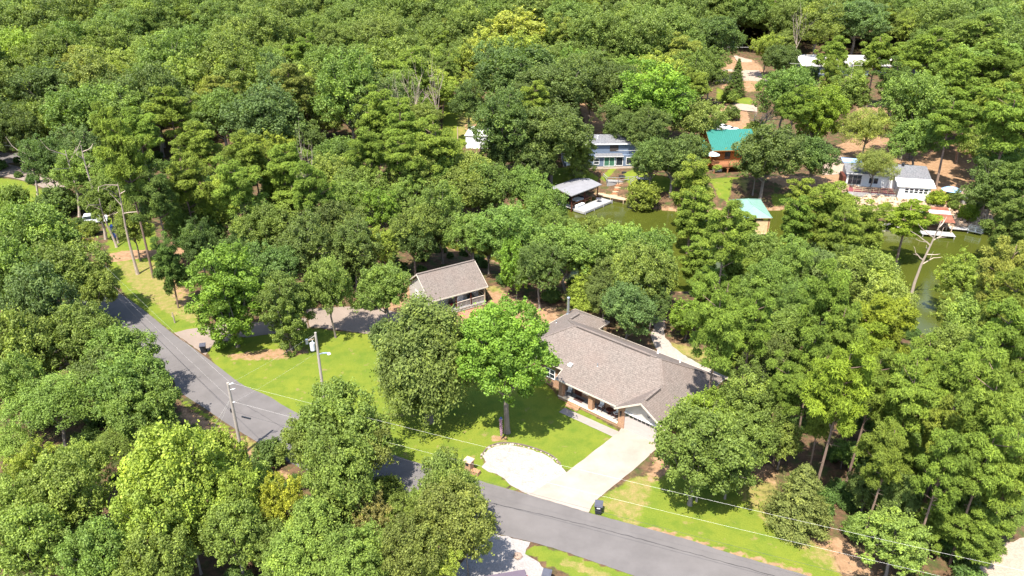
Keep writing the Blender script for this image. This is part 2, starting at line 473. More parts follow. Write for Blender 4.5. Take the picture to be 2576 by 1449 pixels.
# cover polygons in photo positions: (channel, softness in metres, points, strength)
COVER = [
    ('lawn', 1.2, [(520, 885), (545, 925), (600, 975), (700, 1020), (800, 1075), (900, 1115), (1000, 1152), (1075, 1174), (1218, 1216), (1216, 1150), (1262, 1118), (1320, 1125),
                   (1412, 1172), (1428, 1192), (1545, 1100), (1560, 1085), (1500, 1050), (1405, 1000), (1370, 960), (1330, 850), (1290, 800), (1230, 775), (1130, 800), (940, 842), (780, 826), (650, 842), (535, 868)], 1.0),
    ('lawn', 0.5, [(1208, 1172), (1262, 1196), (1285, 1218), (1336, 1248), (1218, 1216)], 0.85),
    ('lawn', 1.6, [(1478, 1292), (1488, 1266), (1592, 1200), (1720, 1190), (1900, 1215), (1945, 1290), (2010, 1350), (2090, 1380), (2120, 1449), (2120, 1500), (2060, 1480), (1845, 1397), (1607, 1326)], 0.95),
    ('dry', 3.0, [(1488, 1275), (1592, 1195), (1660, 1180), (1640, 1260), (1600, 1330)], 0.75),
    ('dry', 2.5, [(1800, 1160), (1960, 1180), (1990, 1330), (2120, 1360), (2150, 1449), (2080, 1449), (1960, 1360), (1850, 1260)], 0.6),
    ('dirt', 2.0, [(1640, 1140), (1800, 1150), (1960, 1170), (1950, 1225), (1860, 1200), (1700, 1195), (1620, 1220)], 0.75),
    ('dirt', 2.2, [(1985, 1350), (2080, 1345), (2150, 1370), (2200, 1449), (2110, 1449), (2080, 1385)], 0.85),
    ('dirt', 0.5, [(1600, 1326), (1720, 1362), (1845, 1396), (1990, 1440), (2040, 1452), (2050, 1440), (1900, 1398), (1760, 1358), (1650, 1325)], 0.8),
    ('lawn', 1.2, [(258, 545), (300, 520), (390, 560), (400, 640), (440, 700), (495, 770), (505, 826), (440, 842), (322, 754), (275, 690), (270, 640)], 0.85),
    ('dry', 2.0, [(290, 655), (400, 660), (450, 720), (495, 790), (490, 815), (420, 790), (330, 720)], 0.9),
    ('dirt', 1.5, [(400, 690), (450, 690), (500, 760), (485, 800), (440, 770)], 0.55),
    ('dirt', 0.6, [(262, 640), (300, 632), (380, 628), (470, 622), (470, 640), (390, 645), (320, 655), (262, 662)], 1.0),
    ('dirt', 1.5, [(455, 1010), (520, 1050), (590, 1090), (640, 1125), (700, 1170), (760, 1210), (640, 1210), (580, 1130), (500, 1100), (450, 1050)], 0.7),
    ('lawn', 0.6, [(440, 975), (470, 1008), (540, 1050), (640, 1112), (640, 1120), (540, 1070), (460, 1020)], 0.8),
    ('dry', 1.4, [(590, 1085), (660, 1120), (700, 1170), (630, 1150)], 0.8),
    ('lawn', 0.35, [(1322, 1392), (1332, 1372), (1345, 1370), (1430, 1394), (1600, 1450), (1700, 1490), (1700, 1560), (1480, 1480), (1420, 1440)], 1.0),
    ('dry', 0.8, [(1395, 1412), (1420, 1405), (1500, 1432), (1560, 1455), (1520, 1458), (1440, 1432)], 1.0),
    ('lawn', 3.0, [(-20, 445), (60, 455), (110, 480), (180, 510), (170, 560), (60, 570), (-40, 560)], 1.0),
    ('dirt', 1.0, [(-20, 385), (40, 388), (60, 395), (40, 402), (-20, 400)], 0.6),
    ('dirt', 1.2, [(555, 892), (640, 880), (770, 868), (785, 888), (700, 908), (580, 908)], 0.62),
    ('dirt', 0.8, [(1225, 1095), (1262, 1090), (1300, 1100), (1275, 1118), (1235, 1112)], 0.6),
    ('dirt', 2.5, [(930, 790), (985, 690), (1060, 700), (1060, 790), (1130, 800), (1100, 835), (1010, 830)], 0.65),
    ('lawn', 1.5, [(1010, 770), (1030, 770), (1040, 745), (1010, 740)], 0.6),
    ('dirt', 1.2, [(1135, 795), (1215, 770), (1235, 780), (1180, 815), (1140, 820)], 0.9),
    ('dirt', 2.5, [(1215, 720), (1290, 740), (1400, 770), (1420, 830), (1340, 870), (1290, 800), (1230, 770)], 0.7),
    ('dry', 2.5, [(1215, 715), (1260, 720), (1300, 770), (1350, 800), (1300, 790), (1235, 765)], 0.75),
    ('lawn', 1.8, [(1665, 880), (1690, 880), (1740, 910), (1800, 905), (1850, 950), (1810, 965), (1720, 920)], 0.75),
    ('dry', 2.2, [(1640, 850), (1700, 860), (1790, 880), (1830, 920), (1770, 915), (1690, 890)], 0.7),
    ('dirt', 2.0, [(1560, 820), (1640, 820), (1700, 830), (1800, 870), (1860, 950), (1830, 960), (1760, 890), (1640, 860)], 0.4),
    # far bank
    ('lawn', 1.5, [(1385, 445), (1500, 440), (1545, 455), (1548, 480), (1520, 495), (1440, 470), (1390, 470)], 0.95),
    ('lawn', 1.5, [(1560, 488), (1590, 470), (1640, 480), (1700, 510), (1690, 526), (1600, 512)], 0.9),
    ('lawn', 2.0, [(1775, 450), (1850, 445), (1880, 480), (1840, 500), (1830, 530), (1800, 530), (1795, 480)], 0.9),
    ('dry', 2.0, [(1830, 450), (1890, 450), (1880, 475), (1830, 490)], 0.7),
    ('dirt', 3.0, [(1860, 440), (2080, 440), (2090, 500), (2060, 535), (1960, 520), (1880, 490)], 0.7),
    ('lawn', 1.2, [(1930, 525), (2060, 525), (2060, 538), (1940, 535)], 0.7),
    ('dirt', 3.0, [(2070, 380), (2140, 350), (2260, 330), (2360, 350), (2480, 360), (2480, 500), (2440, 560), (2330, 545), (2200, 540), (2110, 530), (2080, 480)], 0.95),
    ('rocky', 1.5, [(2100, 495), (2230, 510), (2330, 515), (2420, 520), (2490, 540), (2500, 580), (2400, 582), (2280, 578), (2150, 552), (2100, 530)], 1.0),
    ('dirt', 2.0, [(1450, 250), (1500, 280), (1540, 340), (1545, 372), (1490, 372), (1480, 330)], 0.9),
    ('lawn', 1.5, [(1525, 330), (1550, 335), (1545, 360)], 0.8),
    ('lawn', 2.5, [(1115, 245), (1210, 230), (1215, 300), (1190, 340), (1160, 380), (1120, 400), (1110, 330)], 0.8),
    ('dry', 2.5, [(1150, 280), (1200, 280), (1200, 345), (1150, 340)], 0.8),
    ('dirt', 2.0, [(1130, 375), (1165, 385), (1160, 395), (1130, 392)], 0.9),
    ('dirt', 2.5, [(1160, 310), (1260, 300), (1260, 345), (1170, 345)], 0.6),
    ('dirt', 4.0, [(1840, 140), (1900, 150), (1930, 180), (1910, 230), (1830, 245), (1790, 190)], 0.7),
    ('lawn', 2.0, [(1870, 205), (1925, 203), (1915, 230), (1880, 232)], 0.95),
    ('lawn', 2.0, [(1800, 215), (1840, 235), (1845, 290), (1800, 300)], 0.7),
    ('lawn', 1.5, [(1855, 245), (1895, 248), (1890, 265), (1850, 262)], 0.9),
    ('dirt', 2.0, [(1800, 255), (1880, 262), (1890, 330), (1850, 340), (1820, 300)], 0.9),
    ('dirt', 3.0, [(2150, 260), (2260, 260), (2260, 320), (2150, 330)], 0.7),
    ('lawn', 3.0, [(470, 196), (510, 190), (512, 206), (480, 210)], 1.0),
    ('dirt', 3.0, [(700, 60), (760, 58), (750, 75), (700, 75)], 0.7),
]

def build_ground():
    xs = np.concatenate([np.arange(-420, -112, 7.0), np.arange(-112, -62, 1.6), np.arange(-62, 100, 0.62), np.arange(100, 150, 2.0), np.arange(150, 430, 7.0)])
    ys = np.concatenate([np.arange(4, 32, 2.0), np.arange(32, 96, 0.55), np.arange(96, 160, 0.9), np.arange(160, 280, 2.2), np.arange(280, 660, 8.0)])
    X, Y = np.meshgrid(xs, ys)
    X = X.ravel(); Y = Y.ravel()
    Z = height(X, Y)
    rng = np.random.default_rng(5)
    und = 0.05 * np.sin(X * 0.31 + 1.3 * np.sin(Y * 0.17)) * np.sin(Y * 0.27) * smooth(150, 200, Y) * 6
    masks = {k: np.zeros(len(X)) for k in ('lawn', 'dirt', 'dry', 'rocky')}
    for ch, soft, pts, stg in COVER:
        p = W(pts)
        px = [q[0] for q in p]; py = [q[1] for q in p]
        sel = (X > min(px) - soft * 2) & (X < max(px) + soft * 2) & (Y > min(py) - soft * 2) & (Y < max(py) + soft * 2)
        if not sel.any(): continue
        d = poly_dist(X[sel], Y[sel], p)
        masks[ch][sel] = np.maximum(masks[ch][sel], stg * (1 - smooth(-soft * 0.6, soft * 0.6, d)))
    # the bare rim of the lake
    ld = poly_dist(X, Y, LAKE)
    masks['dirt'] = np.maximum(masks['dirt'], 0.6 * (1 - smooth(0.2, 2.5, ld)) * (ld > -3))
    nx, ny = len(xs), len(ys)
    i = np.arange((ny - 1) * (nx - 1)); r = i // (nx - 1); c = i % (nx - 1)
    a = r * nx + c
    quads = np.stack([a, a + 1, a + nx + 1, a + nx], 1)
    t = NT('ground_cover')
    co = t.coord('Object')
    n1 = t.noise(0.22, 5, 0.65, co); n2 = t.noise(1.3, 6, 0.7, co); n3 = t.noise(7.0, 4, 0.7, co); n4 = t.noise(0.7, 5, 0.6, co)
    def edged(name, amp=0.75):
        m = t.math('ADD', t.attr(name), t.math('MULTIPLY', t.math('SUBTRACT', n2, 0.5), amp))
        return t.ramp(m, [(0.40, 0.0), (0.60, 1.0)])
    floor = t.ramp(n2, [(0.3, (0.035, 0.026, 0.016)), (0.55, (0.105, 0.062, 0.035)), (0.75, (0.17, 0.10, 0.055))])
    floor = t.mix(t.ramp(n4, [(0.48, 0.0), (0.62, 0.75)]), floor, t.ramp(n3, [(0.3, (0.02, 0.035, 0.01)), (0.7, (0.06, 0.09, 0.02))]))
    lawn = t.ramp(n3, [(0.25, (0.062, 0.094, 0.012)), (0.5, (0.096, 0.130, 0.015)), (0.78, (0.136, 0.170, 0.024))])
    lawn = t.mix(t.ramp(n1, [(0.35, 0.0), (0.65, 0.75)]), lawn, (0.140, 0.156, 0.018))
    lawn = t.mix(t.ramp(n4, [(0.48, 0.0), (0.68, 0.7)]), lawn, (0.068, 0.110, 0.012))
    lawn = t.mix(t.ramp(t.noise(0.9, 3, 0.5, co), [(0.64, 0.0), (0.70, 0.6)]), lawn, (0.19, 0.14, 0.06))
    dry = t.ramp(n3, [(0.25, (0.15, 0.115, 0.04)), (0.7, (0.25, 0.19, 0.075))])
    dry = t.mix(t.ramp(n2, [(0.42, 0.75), (0.62, 0.0)]), dry, (0.115, 0.135, 0.022))
    dirt = t.ramp(n2, [(0.25, (0.145, 0.082, 0.042)), (0.5, (0.225, 0.135, 0.075)), (0.75, (0.30, 0.195, 0.115))])
    dirt = t.mix(t.ramp(n3, [(0.55, 0.0), (0.75, 0.5)]), dirt, (0.16, 0.10, 0.06))
    vor = t.n('ShaderNodeTexVoronoi'); vor.inputs['Scale'].default_value = 1.4; t.l(co, vor.inputs['Vector'])
    rock = t.mix(t.sep(vor.outputs['Color'])[0], (0.26, 0.17, 0.10), (0.42, 0.32, 0.23))
    rock = t.mix(1.0, rock, t.ramp(vor.outputs['Distance'], [(0.1, 1.0), (0.75, 0.55)]), 'MULTIPLY')
    col = t.mix(edged('lawn'), floor, lawn)
    col = t.mix(edged('dry', 1.0), col, dry)
    col = t.mix(edged('dirt', 1.0), col, dirt)
    col = t.mix(edged('rocky', 0.5), col, rock)
    t.bsdf(col, 0.95, 0.1, bump=n3, bstr=0.5, bdist=0.08)
    me = mesh_from('ground', np.stack([X, Y, Z + und], 1), quads, [t.m], masks, True)
    tag(link(bpy.data.objects.new('ground', me)), kind='structure')

build_ground()

def curve_pts(pts, n=6):
    """Catmull-Rom through the given points"""
    P = [np.array(p, float) for p in pts]
    P = [2 * P[0] - P[1]] + P + [2 * P[-1] - P[-2]]
    out = []
    for i in range(1, len(P) - 2):
        for k in range(n):
            t = k / n
            out.append(0.5 * ((2 * P[i]) + (-P[i - 1] + P[i + 1]) * t + (2 * P[i - 1] - 5 * P[i] + 4 * P[i + 1] - P[i + 2]) * t * t + (-P[i - 1] + 3 * P[i] - 3 * P[i + 1] + P[i + 2]) * t ** 3))
    out.append(P[-2])
    return [tuple(p) for p in out]

def strip(name, left, right, z, mat, n=8, rough=0.0, seed=0, drape=False):
    """sheet between two edge lines given in photo positions"""
    rng = random.Random(seed)
    L = curve_pts(W(left), n); R = curve_pts(W(right), n)
    m = max(len(L), len(R))
    def res(P):
        P = np.array(P); s = np.concatenate([[0], np.cumsum(np.hypot(*np.diff(P, axis=0).T))])
        q = np.linspace(0, s[-1], m * 2)
        return np.stack([np.interp(q, s, P[:, 0]), np.interp(q, s, P[:, 1])], 1)
    L = res(L); R = res(R)
    mb = MB()
    k = 6
    rows = []
    for a, b in zip(L, R):
        a = a + (np.array([rng.uniform(-rough, rough), rng.uniform(-rough, rough)]))
        b = b + (np.array([rng.uniform(-rough, rough), rng.uniform(-rough, rough)]))
        rows.append([a + (b - a) * j / k for j in range(k + 1)])
    for r in rows:
        for p in r:
            mb.v.append((p[0], p[1], (hz(p[0], p[1]) if drape else 0.0) + z))
    for i in range(len(rows) - 1):
        for j in range(k):
            q = [i * (k + 1) + j, i * (k + 1) + j + 1, (i + 1) * (k + 1) + j + 1, (i + 1) * (k + 1) + j]
            mb.f.append(tuple(q)); mb.m.append(0)
    o = mb.build(name, mat)
    # faces look up
    if sum(p.normal.z for p in o.data.polygons) < 0: o.data.flip_normals()
    return tag(o, kind='structure')

def sheet(name, pts, z, mat, rough=0.0, seed=0, step=0.5):
    """flat outline (photo positions) with slightly uneven edges"""
    rng = random.Random(seed)
    P = W(pts); out = []
    for i in range(len(P)):
        a = np.array(P[i]); b = np.array(P[(i + 1) % len(P)])
        k = max(1, int(np.hypot(*(b - a)) / step)) if rough else 1
        for j in range(k):
            p = a + (b - a) * j / k
            if rough and j: p = p + np.array([rng.uniform(-rough, rough), rng.uniform(-rough, rough)])
            out.append((p[0], p[1], z))
    a = sum(out[i][0] * out[(i + 1) % len(out)][1] - out[(i + 1) % len(out)][0] * out[i][1] for i in range(len(out)))
    if a < 0: out = out[::-1]
    return tag(MB().poly(out).build(name, mat), kind='structure')

def asphalt_mat():
    t = NT('bleached_asphalt')
    co = t.coord('Object')
    base = t.ramp(t.noise(0.5, 5, 0.6, co), [(0.3, (0.092, 0.083, 0.079)), (0.7, (0.122, 0.110, 0.105))])
    base = t.mix(t.ramp(t.noise(24, 4, 0.7, co), [(0.35, 0.35), (0.6, 0.0)]), base, (0.105, 0.092, 0.086))
    base = t.mix(t.ramp(t.noise(0.16, 3, 0.5, co), [(0.45, 0.0), (0.65, 0.3)]), base, (0.138, 0.124, 0.118))
    mp = t.n('ShaderNodeMapping'); t.l(co, mp.inputs[0])
    mp.inputs['Rotation'].default_value = (0, 0, rad(20)); mp.inputs['Scale'].default_value = (0.12, 3.0, 1)
    base = t.mix(t.ramp(t.noise(1.0, 4, 0.6, mp.outputs[0]), [(0.55, 0.0), (0.75, 0.22)]), base, (0.105, 0.092, 0.086))
    t.bsdf(base, 0.9, 0.25, bump=t.noise(30, 3, 0.7, co), bstr=0.2, bdist=0.01)
    return t.m
def concrete_mat(name, c, stain, joint=None):
    t = NT(name)
    co = t.coord('Object')
    base = t.ramp(t.noise(0.8, 6, 0.65, co), [(0.28, tuple(v * 0.86 for v in c)), (0.72, c)])
    base = t.mix(t.ramp(t.noise(0.3, 5, 0.7, co), [(0.42, 0.0), (0.7, 0.8)]), base, stain)
    base = t.mix(t.ramp(t.noise(9, 4, 0.7, co), [(0.6, 0.0), (0.8, 0.35)]), base, tuple(v * 0.7 for v in c))
    t.bsdf(base, 0.9, 0.2, bump=t.noise(25, 3, 0.6, co), bstr=0.15, bdist=0.01)
    return t.m
def gravel_mat(name, c, dark, amt=0.5):
    t = NT(name)
    co = t.coord('Object')
    vor = t.n('ShaderNodeTexVoronoi'); vor.inputs['Scale'].default_value = 7.0; t.l(co, vor.inputs['Vector'])
    base = t.mix(t.math('MULTIPLY', t.sep(vor.outputs['Color'])[0], 0.6), c, tuple(v * 0.72 for v in c))
    base = t.mix(t.ramp(t.noise(1.3, 6, 0.75, co), [(0.5, 0.0), (0.78, amt)]), base, dark)
    base = t.mix(t.ramp(t.noise(3.2, 5, 0.75, co), [(0.66, 0.0), (0.74, amt)]), base, tuple(v * 0.7 for v in dark))
    t.bsdf(base, 0.95, 0.15, bump=vor.outputs['Distance'], bstr=0.6, bdist=0.05)
    return t.m

M_ASPHALT = asphalt_mat()
M_DRIVE = concrete_mat('drive_concrete', (0.30, 0.245, 0.205), (0.215, 0.17, 0.135))
M_DRIVE_OLD = concrete_mat('old_drive_concrete', (0.215, 0.168, 0.135), (0.16, 0.125, 0.10))
M_WALK = concrete_mat('walk_concrete', (0.25, 0.22, 0.195), (0.19, 0.16, 0.135))
M_GRAVEL_P = gravel_mat('path_gravel', (0.30, 0.255, 0.22), (0.19, 0.14, 0.10), 0.6)
M_GRAVEL_W = gravel_mat('white_gravel', (0.295, 0.26, 0.235), (0.17, 0.13, 0.10), 0.75)
M_GRAVEL_G = gravel_mat('grey_gravel', (0.26, 0.235, 0.22), (0.17, 0.15, 0.14), 0.6)
M_GRAVEL_T = gravel_mat('tan_gravel', (0.31, 0.235, 0.18), (0.20, 0.135, 0.09), 0.6)

ROAD_UP = [(100, 640), (200, 690), (322, 752), (430, 836), (500, 886), (549, 922), (610, 968), (671, 995), (730, 1030), (850, 1090), (1009, 1151), (1077, 1172), (1221, 1214), (1334, 1246),
           (1481, 1290), (1607, 1324), (1730, 1358), (1845, 1395), (2034, 1449), (2330, 1535), (2700, 1640)]
ROAD_LO = [(30, 690), (140, 740), (255, 800), (340, 868), (432, 951), (447, 982), (516, 1028), (574, 1068), (643, 1110), (720, 1160), (800, 1195), (900, 1228), (1010, 1262), (1130, 1304), (1239, 1340),
           (1334, 1363), (1428, 1391), (1596, 1449), (1850, 1536), (2200, 1660)]
strip('road', ROAD_UP, ROAD_LO, 0.028, M_ASPHALT, 6, 0.025, 3)
# sealed crack along the middle of the road
def crack(name, pts, w, z):
    P = curve_pts(W(pts), 10); rng = random.Random(4); mb = MB(); rows = []
    for i, p in enumerate(P):
        a = np.array(P[max(i - 1, 0)]); b = np.array(P[min(i + 1, len(P) - 1)]); d = (b - a) / (np.hypot(*(b - a)) + 1e-9)
        q = np.array(p) + np.array([-d[1], d[0]]) * rng.uniform(-0.04, 0.04); h = np.array([-d[1], d[0]]) * w * rng.uniform(0.6, 1.3)
        rows.append((q - h, q + h))
    for (a, b), (c, d) in zip(rows[:-1], rows[1:]):
        mb.poly([(a[0], a[1], z), (b[0], b[1], z), (d[0], d[1], z), (c[0], c[1], z)])
    o = mb.build(name, plain('crack_sealer', (0.03, 0.028, 0.028), 0.7))
    if sum(p.normal.z for p in o.data.polygons) < 0: o.data.flip_normals()
    tag(o, kind='structure')
crack('road_crack', [(1215, 1262), (1300, 1281), (1400, 1304), (1500, 1328), (1600, 1354), (1750, 1395), (1900, 1436), (2050, 1480)], 0.03, 0.034)
crack('road_crack', [(600, 1010), (660, 1045), (720, 1082), (800, 1130), (900, 1175)], 0.018, 0.034)
sheet('driveway', [(1330, 1245), (1380, 1214), (1425, 1189), (1541, 1099), (1556, 1088), (1566, 1073), (1640, 1101), (1660, 1122), (1592, 1184), (1537, 1228), (1497, 1262), (1488, 1275), (1481, 1290.5)], 0.040, M_DRIVE, 0.03, 7)
sheet('walkway', [(1406, 1037), (1421, 1026), (1452, 1040), (1558, 1087), (1541, 1099)], 0.034, M_WALK, 0.015, 8)
sheet('gravel_area', [(1214, 1148), (1228, 1131), (1244, 1124), (1261, 1120), (1290, 1121), (1319, 1126), (1363, 1140), (1390, 1155), (1406, 1170), (1425, 1189), (1380, 1218), (1334, 1246),
                      (1306, 1232), (1283, 1220), (1270, 1205), (1258, 1198), (1240, 1190), (1212, 1176), (1222, 1163)], 0.022, M_GRAVEL_W, 0.12, 9, 0.4)
sheet('gravel_lot', [(1236, 1341), (1300, 1356), (1334, 1364), (1330, 1374), (1321, 1394), (1345, 1408), (1372, 1432), (1386, 1460), (1360, 1560), (1100, 1560), (1120, 1449), (1180, 1400)], 0.018, M_GRAVEL_G, 0.12, 10, 0.4)
sheet('drive_apron', [(438, 838), (470, 829), (507, 824), (560, 818), (640, 812), (700, 806), (770, 800), (776, 826), (700, 838), (600, 852), (535, 868), (528, 880), (517, 894), (480, 868)], 0.036, M_DRIVE_OLD, 0.04, 11)
sheet('parking_pad', [(770, 778), (850, 773), (938, 770), (1010, 790), (1060, 780), (1085, 800), (1060, 830), (1000, 838), (936, 842), (850, 830), (779, 823)], 0.040, M_DRIVE_OLD, 0.04, 12)
sheet('gravel_path', [(1637, 840), (1650, 820), (1670, 826), (1672, 845), (1690, 870), (1730, 900), (1790, 930), (1835, 950), (1810, 962), (1760, 940), (1700, 915), (1660, 890), (1645, 865)], 0.016, M_GRAVEL_P, 0.1, 13, 0.4)
sheet('gravel_path', [(1640, 790), (1672, 800), (1676, 826), (1668, 830), (1648, 824), (1636, 812)], 0.012, M_GRAVEL_T, 0.1, 14, 0.4)
sheet('gravel_lot', [(2440, 1449), (2470, 1405), (2510, 1375), (2590, 1345), (2750, 1340), (2750, 1560), (2440, 1560)], 0.014, M_GRAVEL_T, 0.15, 15, 0.5)
sheet('patio', [(1340, 868), (1354, 848), (1400, 835), (1402, 850), (1360, 876)], 0.014, M_DRIVE_OLD, 0.03, 16)
strip('road', [(-60, 378), (20, 385), (75, 384)], [(-60, 432), (20, 412), (95, 398)], 0.05, M_ASPHALT, 4, 0.0, 17, True)
strip('side_road', [(-30, 408), (40, 418), (100, 440), (170, 468)], [(-40, 440), (30, 448), (90, 466), (150, 492)], 0.09, M_DRIVE_OLD, 4, 0.0, 18, True)
strip('dirt_track', [(1790, 178), (1850, 175), (1940, 192)], [(1780, 205), (1850, 208), (1935, 205)], 0.06, M_GRAVEL_T, 4, 0.2, 19, True)
strip('dirt_track', [(1845, 140), (1860, 160), (1880, 185)], [(1885, 140), (1895, 160), (1915, 185)], 0.03, M_GRAVEL_T, 4, 0.2, 20, True)
strip('dirt_track', [(1800, 256), (1850, 260), (1905, 266)], [(1800, 268), (1850, 276), (1905, 282)], 0.06, M_GRAVEL_T, 4, 0.15, 21, True)
strip('dirt_track', [(2070, 400), (2110, 392), (2150, 402)], [(2070, 440), (2100, 440), (2150, 432)], 0.06, M_GRAVEL_T, 4, 0.15, 22, True)
strip('road', [(2190, 285), (2260, 288), (2340, 300)], [(2190, 300), (2260, 305), (2340, 318)], 0.06, M_ASPHALT, 4, 0.0, 23, True)
strip('road', [(655, 178), (668, 180), (685, 178)], [(652, 196), (668, 198), (688, 194)], 0.08, M_ASPHALT, 4, 0.0, 24, True)

# water: olive green cove with fine ripples
def water_mat():
    t = NT('cove_water')
    co = t.coord('Object')
    col = t.ramp(t.noise(0.06, 4, 0.6, co), [(0.3, (0.040, 0.048, 0.007)), (0.7, (0.060, 0.066, 0.010))])
    bd = t.bsdf(col, 0.06, 0.5, bump=t.noise(1.6, 5, 0.65, co), bstr=0.10, bdist=0.06)
    bd.inputs['IOR'].default_value = 1.33
    return t.m
_w = [(x, y, WATER) for x, y in LAKE]
if sum(_w[i][0] * _w[(i + 1) % len(_w)][1] - _w[(i + 1) % len(_w)][0] * _w[i][1] for i in range(len(_w))) < 0: _w = _w[::-1]
_cx = sum(p[0] for p in _w) / len(_w); _cy = sum(p[1] for p in _w) / len(_w)
_w2 = []
for i, p in enumerate(_w):      # carry the sheet a little under the banks
    a = np.array(_w[i - 1][:2]); b = np.array(_w[(i + 1) % len(_w)][:2]); d = (b - a) / np.hypot(*(b - a))
    _w2.append((p[0] + d[1] * 0.8, p[1] - d[0] * 0.8, WATER))
tag(MB().poly(_w2).build('lake_water', water_mat()), kind='structure')

# ------------------------------------------------------------------ trees
def leaf_mat(name, trans=0.30, spec=0.16, rough=0.6, hue=0.5):
    """leaf colour comes from the tree (object colour) with a slight change per leaf, per twig and per tree"""
    t = NT(name)
    oi = t.n('ShaderNodeObjectInfo')
    tone = t.attr('leaf_tone')
    hsv = t.n('ShaderNodeHueSaturation')
    t.l(oi.outputs['Color'], hsv.inputs['Color'])
    t.l(t.math('ADD', 0.489, t.math('MULTIPLY', oi.outputs['Random'], 0.022)), hsv.inputs['Hue'])
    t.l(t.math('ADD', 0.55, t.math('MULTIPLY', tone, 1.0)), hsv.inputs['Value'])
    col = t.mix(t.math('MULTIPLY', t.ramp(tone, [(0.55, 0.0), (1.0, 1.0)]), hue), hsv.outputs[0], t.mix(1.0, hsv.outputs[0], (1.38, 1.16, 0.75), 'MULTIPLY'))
    b = t.n('ShaderNodeBsdfPrincipled')
    t.l(col, b.inputs['Base Color']); b.inputs['Roughness'].default_value = rough; b.inputs['Specular IOR Level'].default_value = spec
    tr = t.n('ShaderNodeBsdfTranslucent')
    t.l(t.mix(1.0, col, (trans * 2.2, trans * 2.3, trans * 0.7), 'MULTIPLY'), tr.inputs['Color'])
    mx = t.n('ShaderNodeAddShader')
    t.l(b.outputs[0], mx.inputs[0]); t.l(tr.outputs[0], mx.inputs[1]); t.l(mx.outputs[0], t.out.inputs[0])
    return t.m
M_LEAF = leaf_mat('broad_leaves')
M_NEEDLE = leaf_mat('pine_needles', 0.25, 0.1, 0.65, 0.4)
M_BARK = wood_mat('grey_bark', (0.20, 0.165, 0.135), 0.35, 0.95)
M_PBARK = wood_mat('pine_bark', (0.20, 0.135, 0.10), 0.35, 0.95)
M_DEAD = wood_mat('bleached_dead_wood', (0.34, 0.27, 0.21), 0.4, 0.9)
M_TWIG = wood_mat('bare_grey_twigs', (0.24, 0.205, 0.185), 0.25, 0.95)

def unit(a):
    return a / (np.linalg.norm(a, axis=1, keepdims=True) + 1e-9)

class Cards:
    """many small leaf faces gathered into one mesh"""
    def __init__(self, seed): self.C = []; self.T = []; self.B = []; self.tone = []; self.r = np.random.default_rng(seed)
    def add(self, C, N, size, aspect, tone, T=None):
        r = self.r; n = len(C)
        if T is None: T = r.normal(size=(n, 3))
        N = unit(N); T = unit(T - N * np.sum(T * N, 1, keepdims=True)); B = np.cross(N, T)
        s = np.asarray(size).reshape(-1, 1) * np.ones((n, 1))
        self.C.append(C); self.T.append(T * s * 0.5); self.B.append(B * s * 0.5 * aspect); self.tone.append(np.clip(tone, 0, 1) * np.ones(n))
    def mesh(self, name, mat):
        C = np.concatenate(self.C); T = np.concatenate(self.T); B = np.concatenate(self.B); tone = np.concatenate(self.tone)
        V = np.stack([C - T, C + B - T * 0.1, C + T, C - B + T * 0.1], 1).reshape(-1, 3)
        Q = np.arange(len(V)).reshape(-1, 4)
        return mesh_from(name, V, Q, [mat], {'leaf_tone': np.repeat(tone, 4)})

def dirs(n, r, zmin=-1.0):
    i = np.arange(n) + 0.5
    z = 1 - (1 - zmin) * i / n
    a = i * 2.399963 + r.uniform(0, 6.28)
    q = np.sqrt(np.maximum(0, 1 - z * z))
    return unit(np.stack([q * np.cos(a), q * np.sin(a), z], 1) + r.normal(size=(n, 3)) * 0.16)

def limbs(mb, base, targets, r0, rng, mi=0, sag=0.0):
    """curved limbs from the trunk out to points in the crown"""
    for t in targets:
        h = base[0] + (base[1] - base[0]) * rng.uniform(0.0, 1.0)
        p0 = np.array([0, 0, h]); p3 = np.array(t)
        mid = p0 * 0.5 + p3 * 0.5 + np.array([rng.normal() * 0.3, rng.normal() * 0.3, -0.1 * np.linalg.norm(p3 - p0) - sag])
        mb.tube([p0, p0 * 0.6 + mid * 0.4, mid, mid * 0.4 + p3 * 0.6, p3], [r0, r0 * 0.75, r0 * 0.55, r0 * 0.35, r0 * 0.12], 5, mi, False)

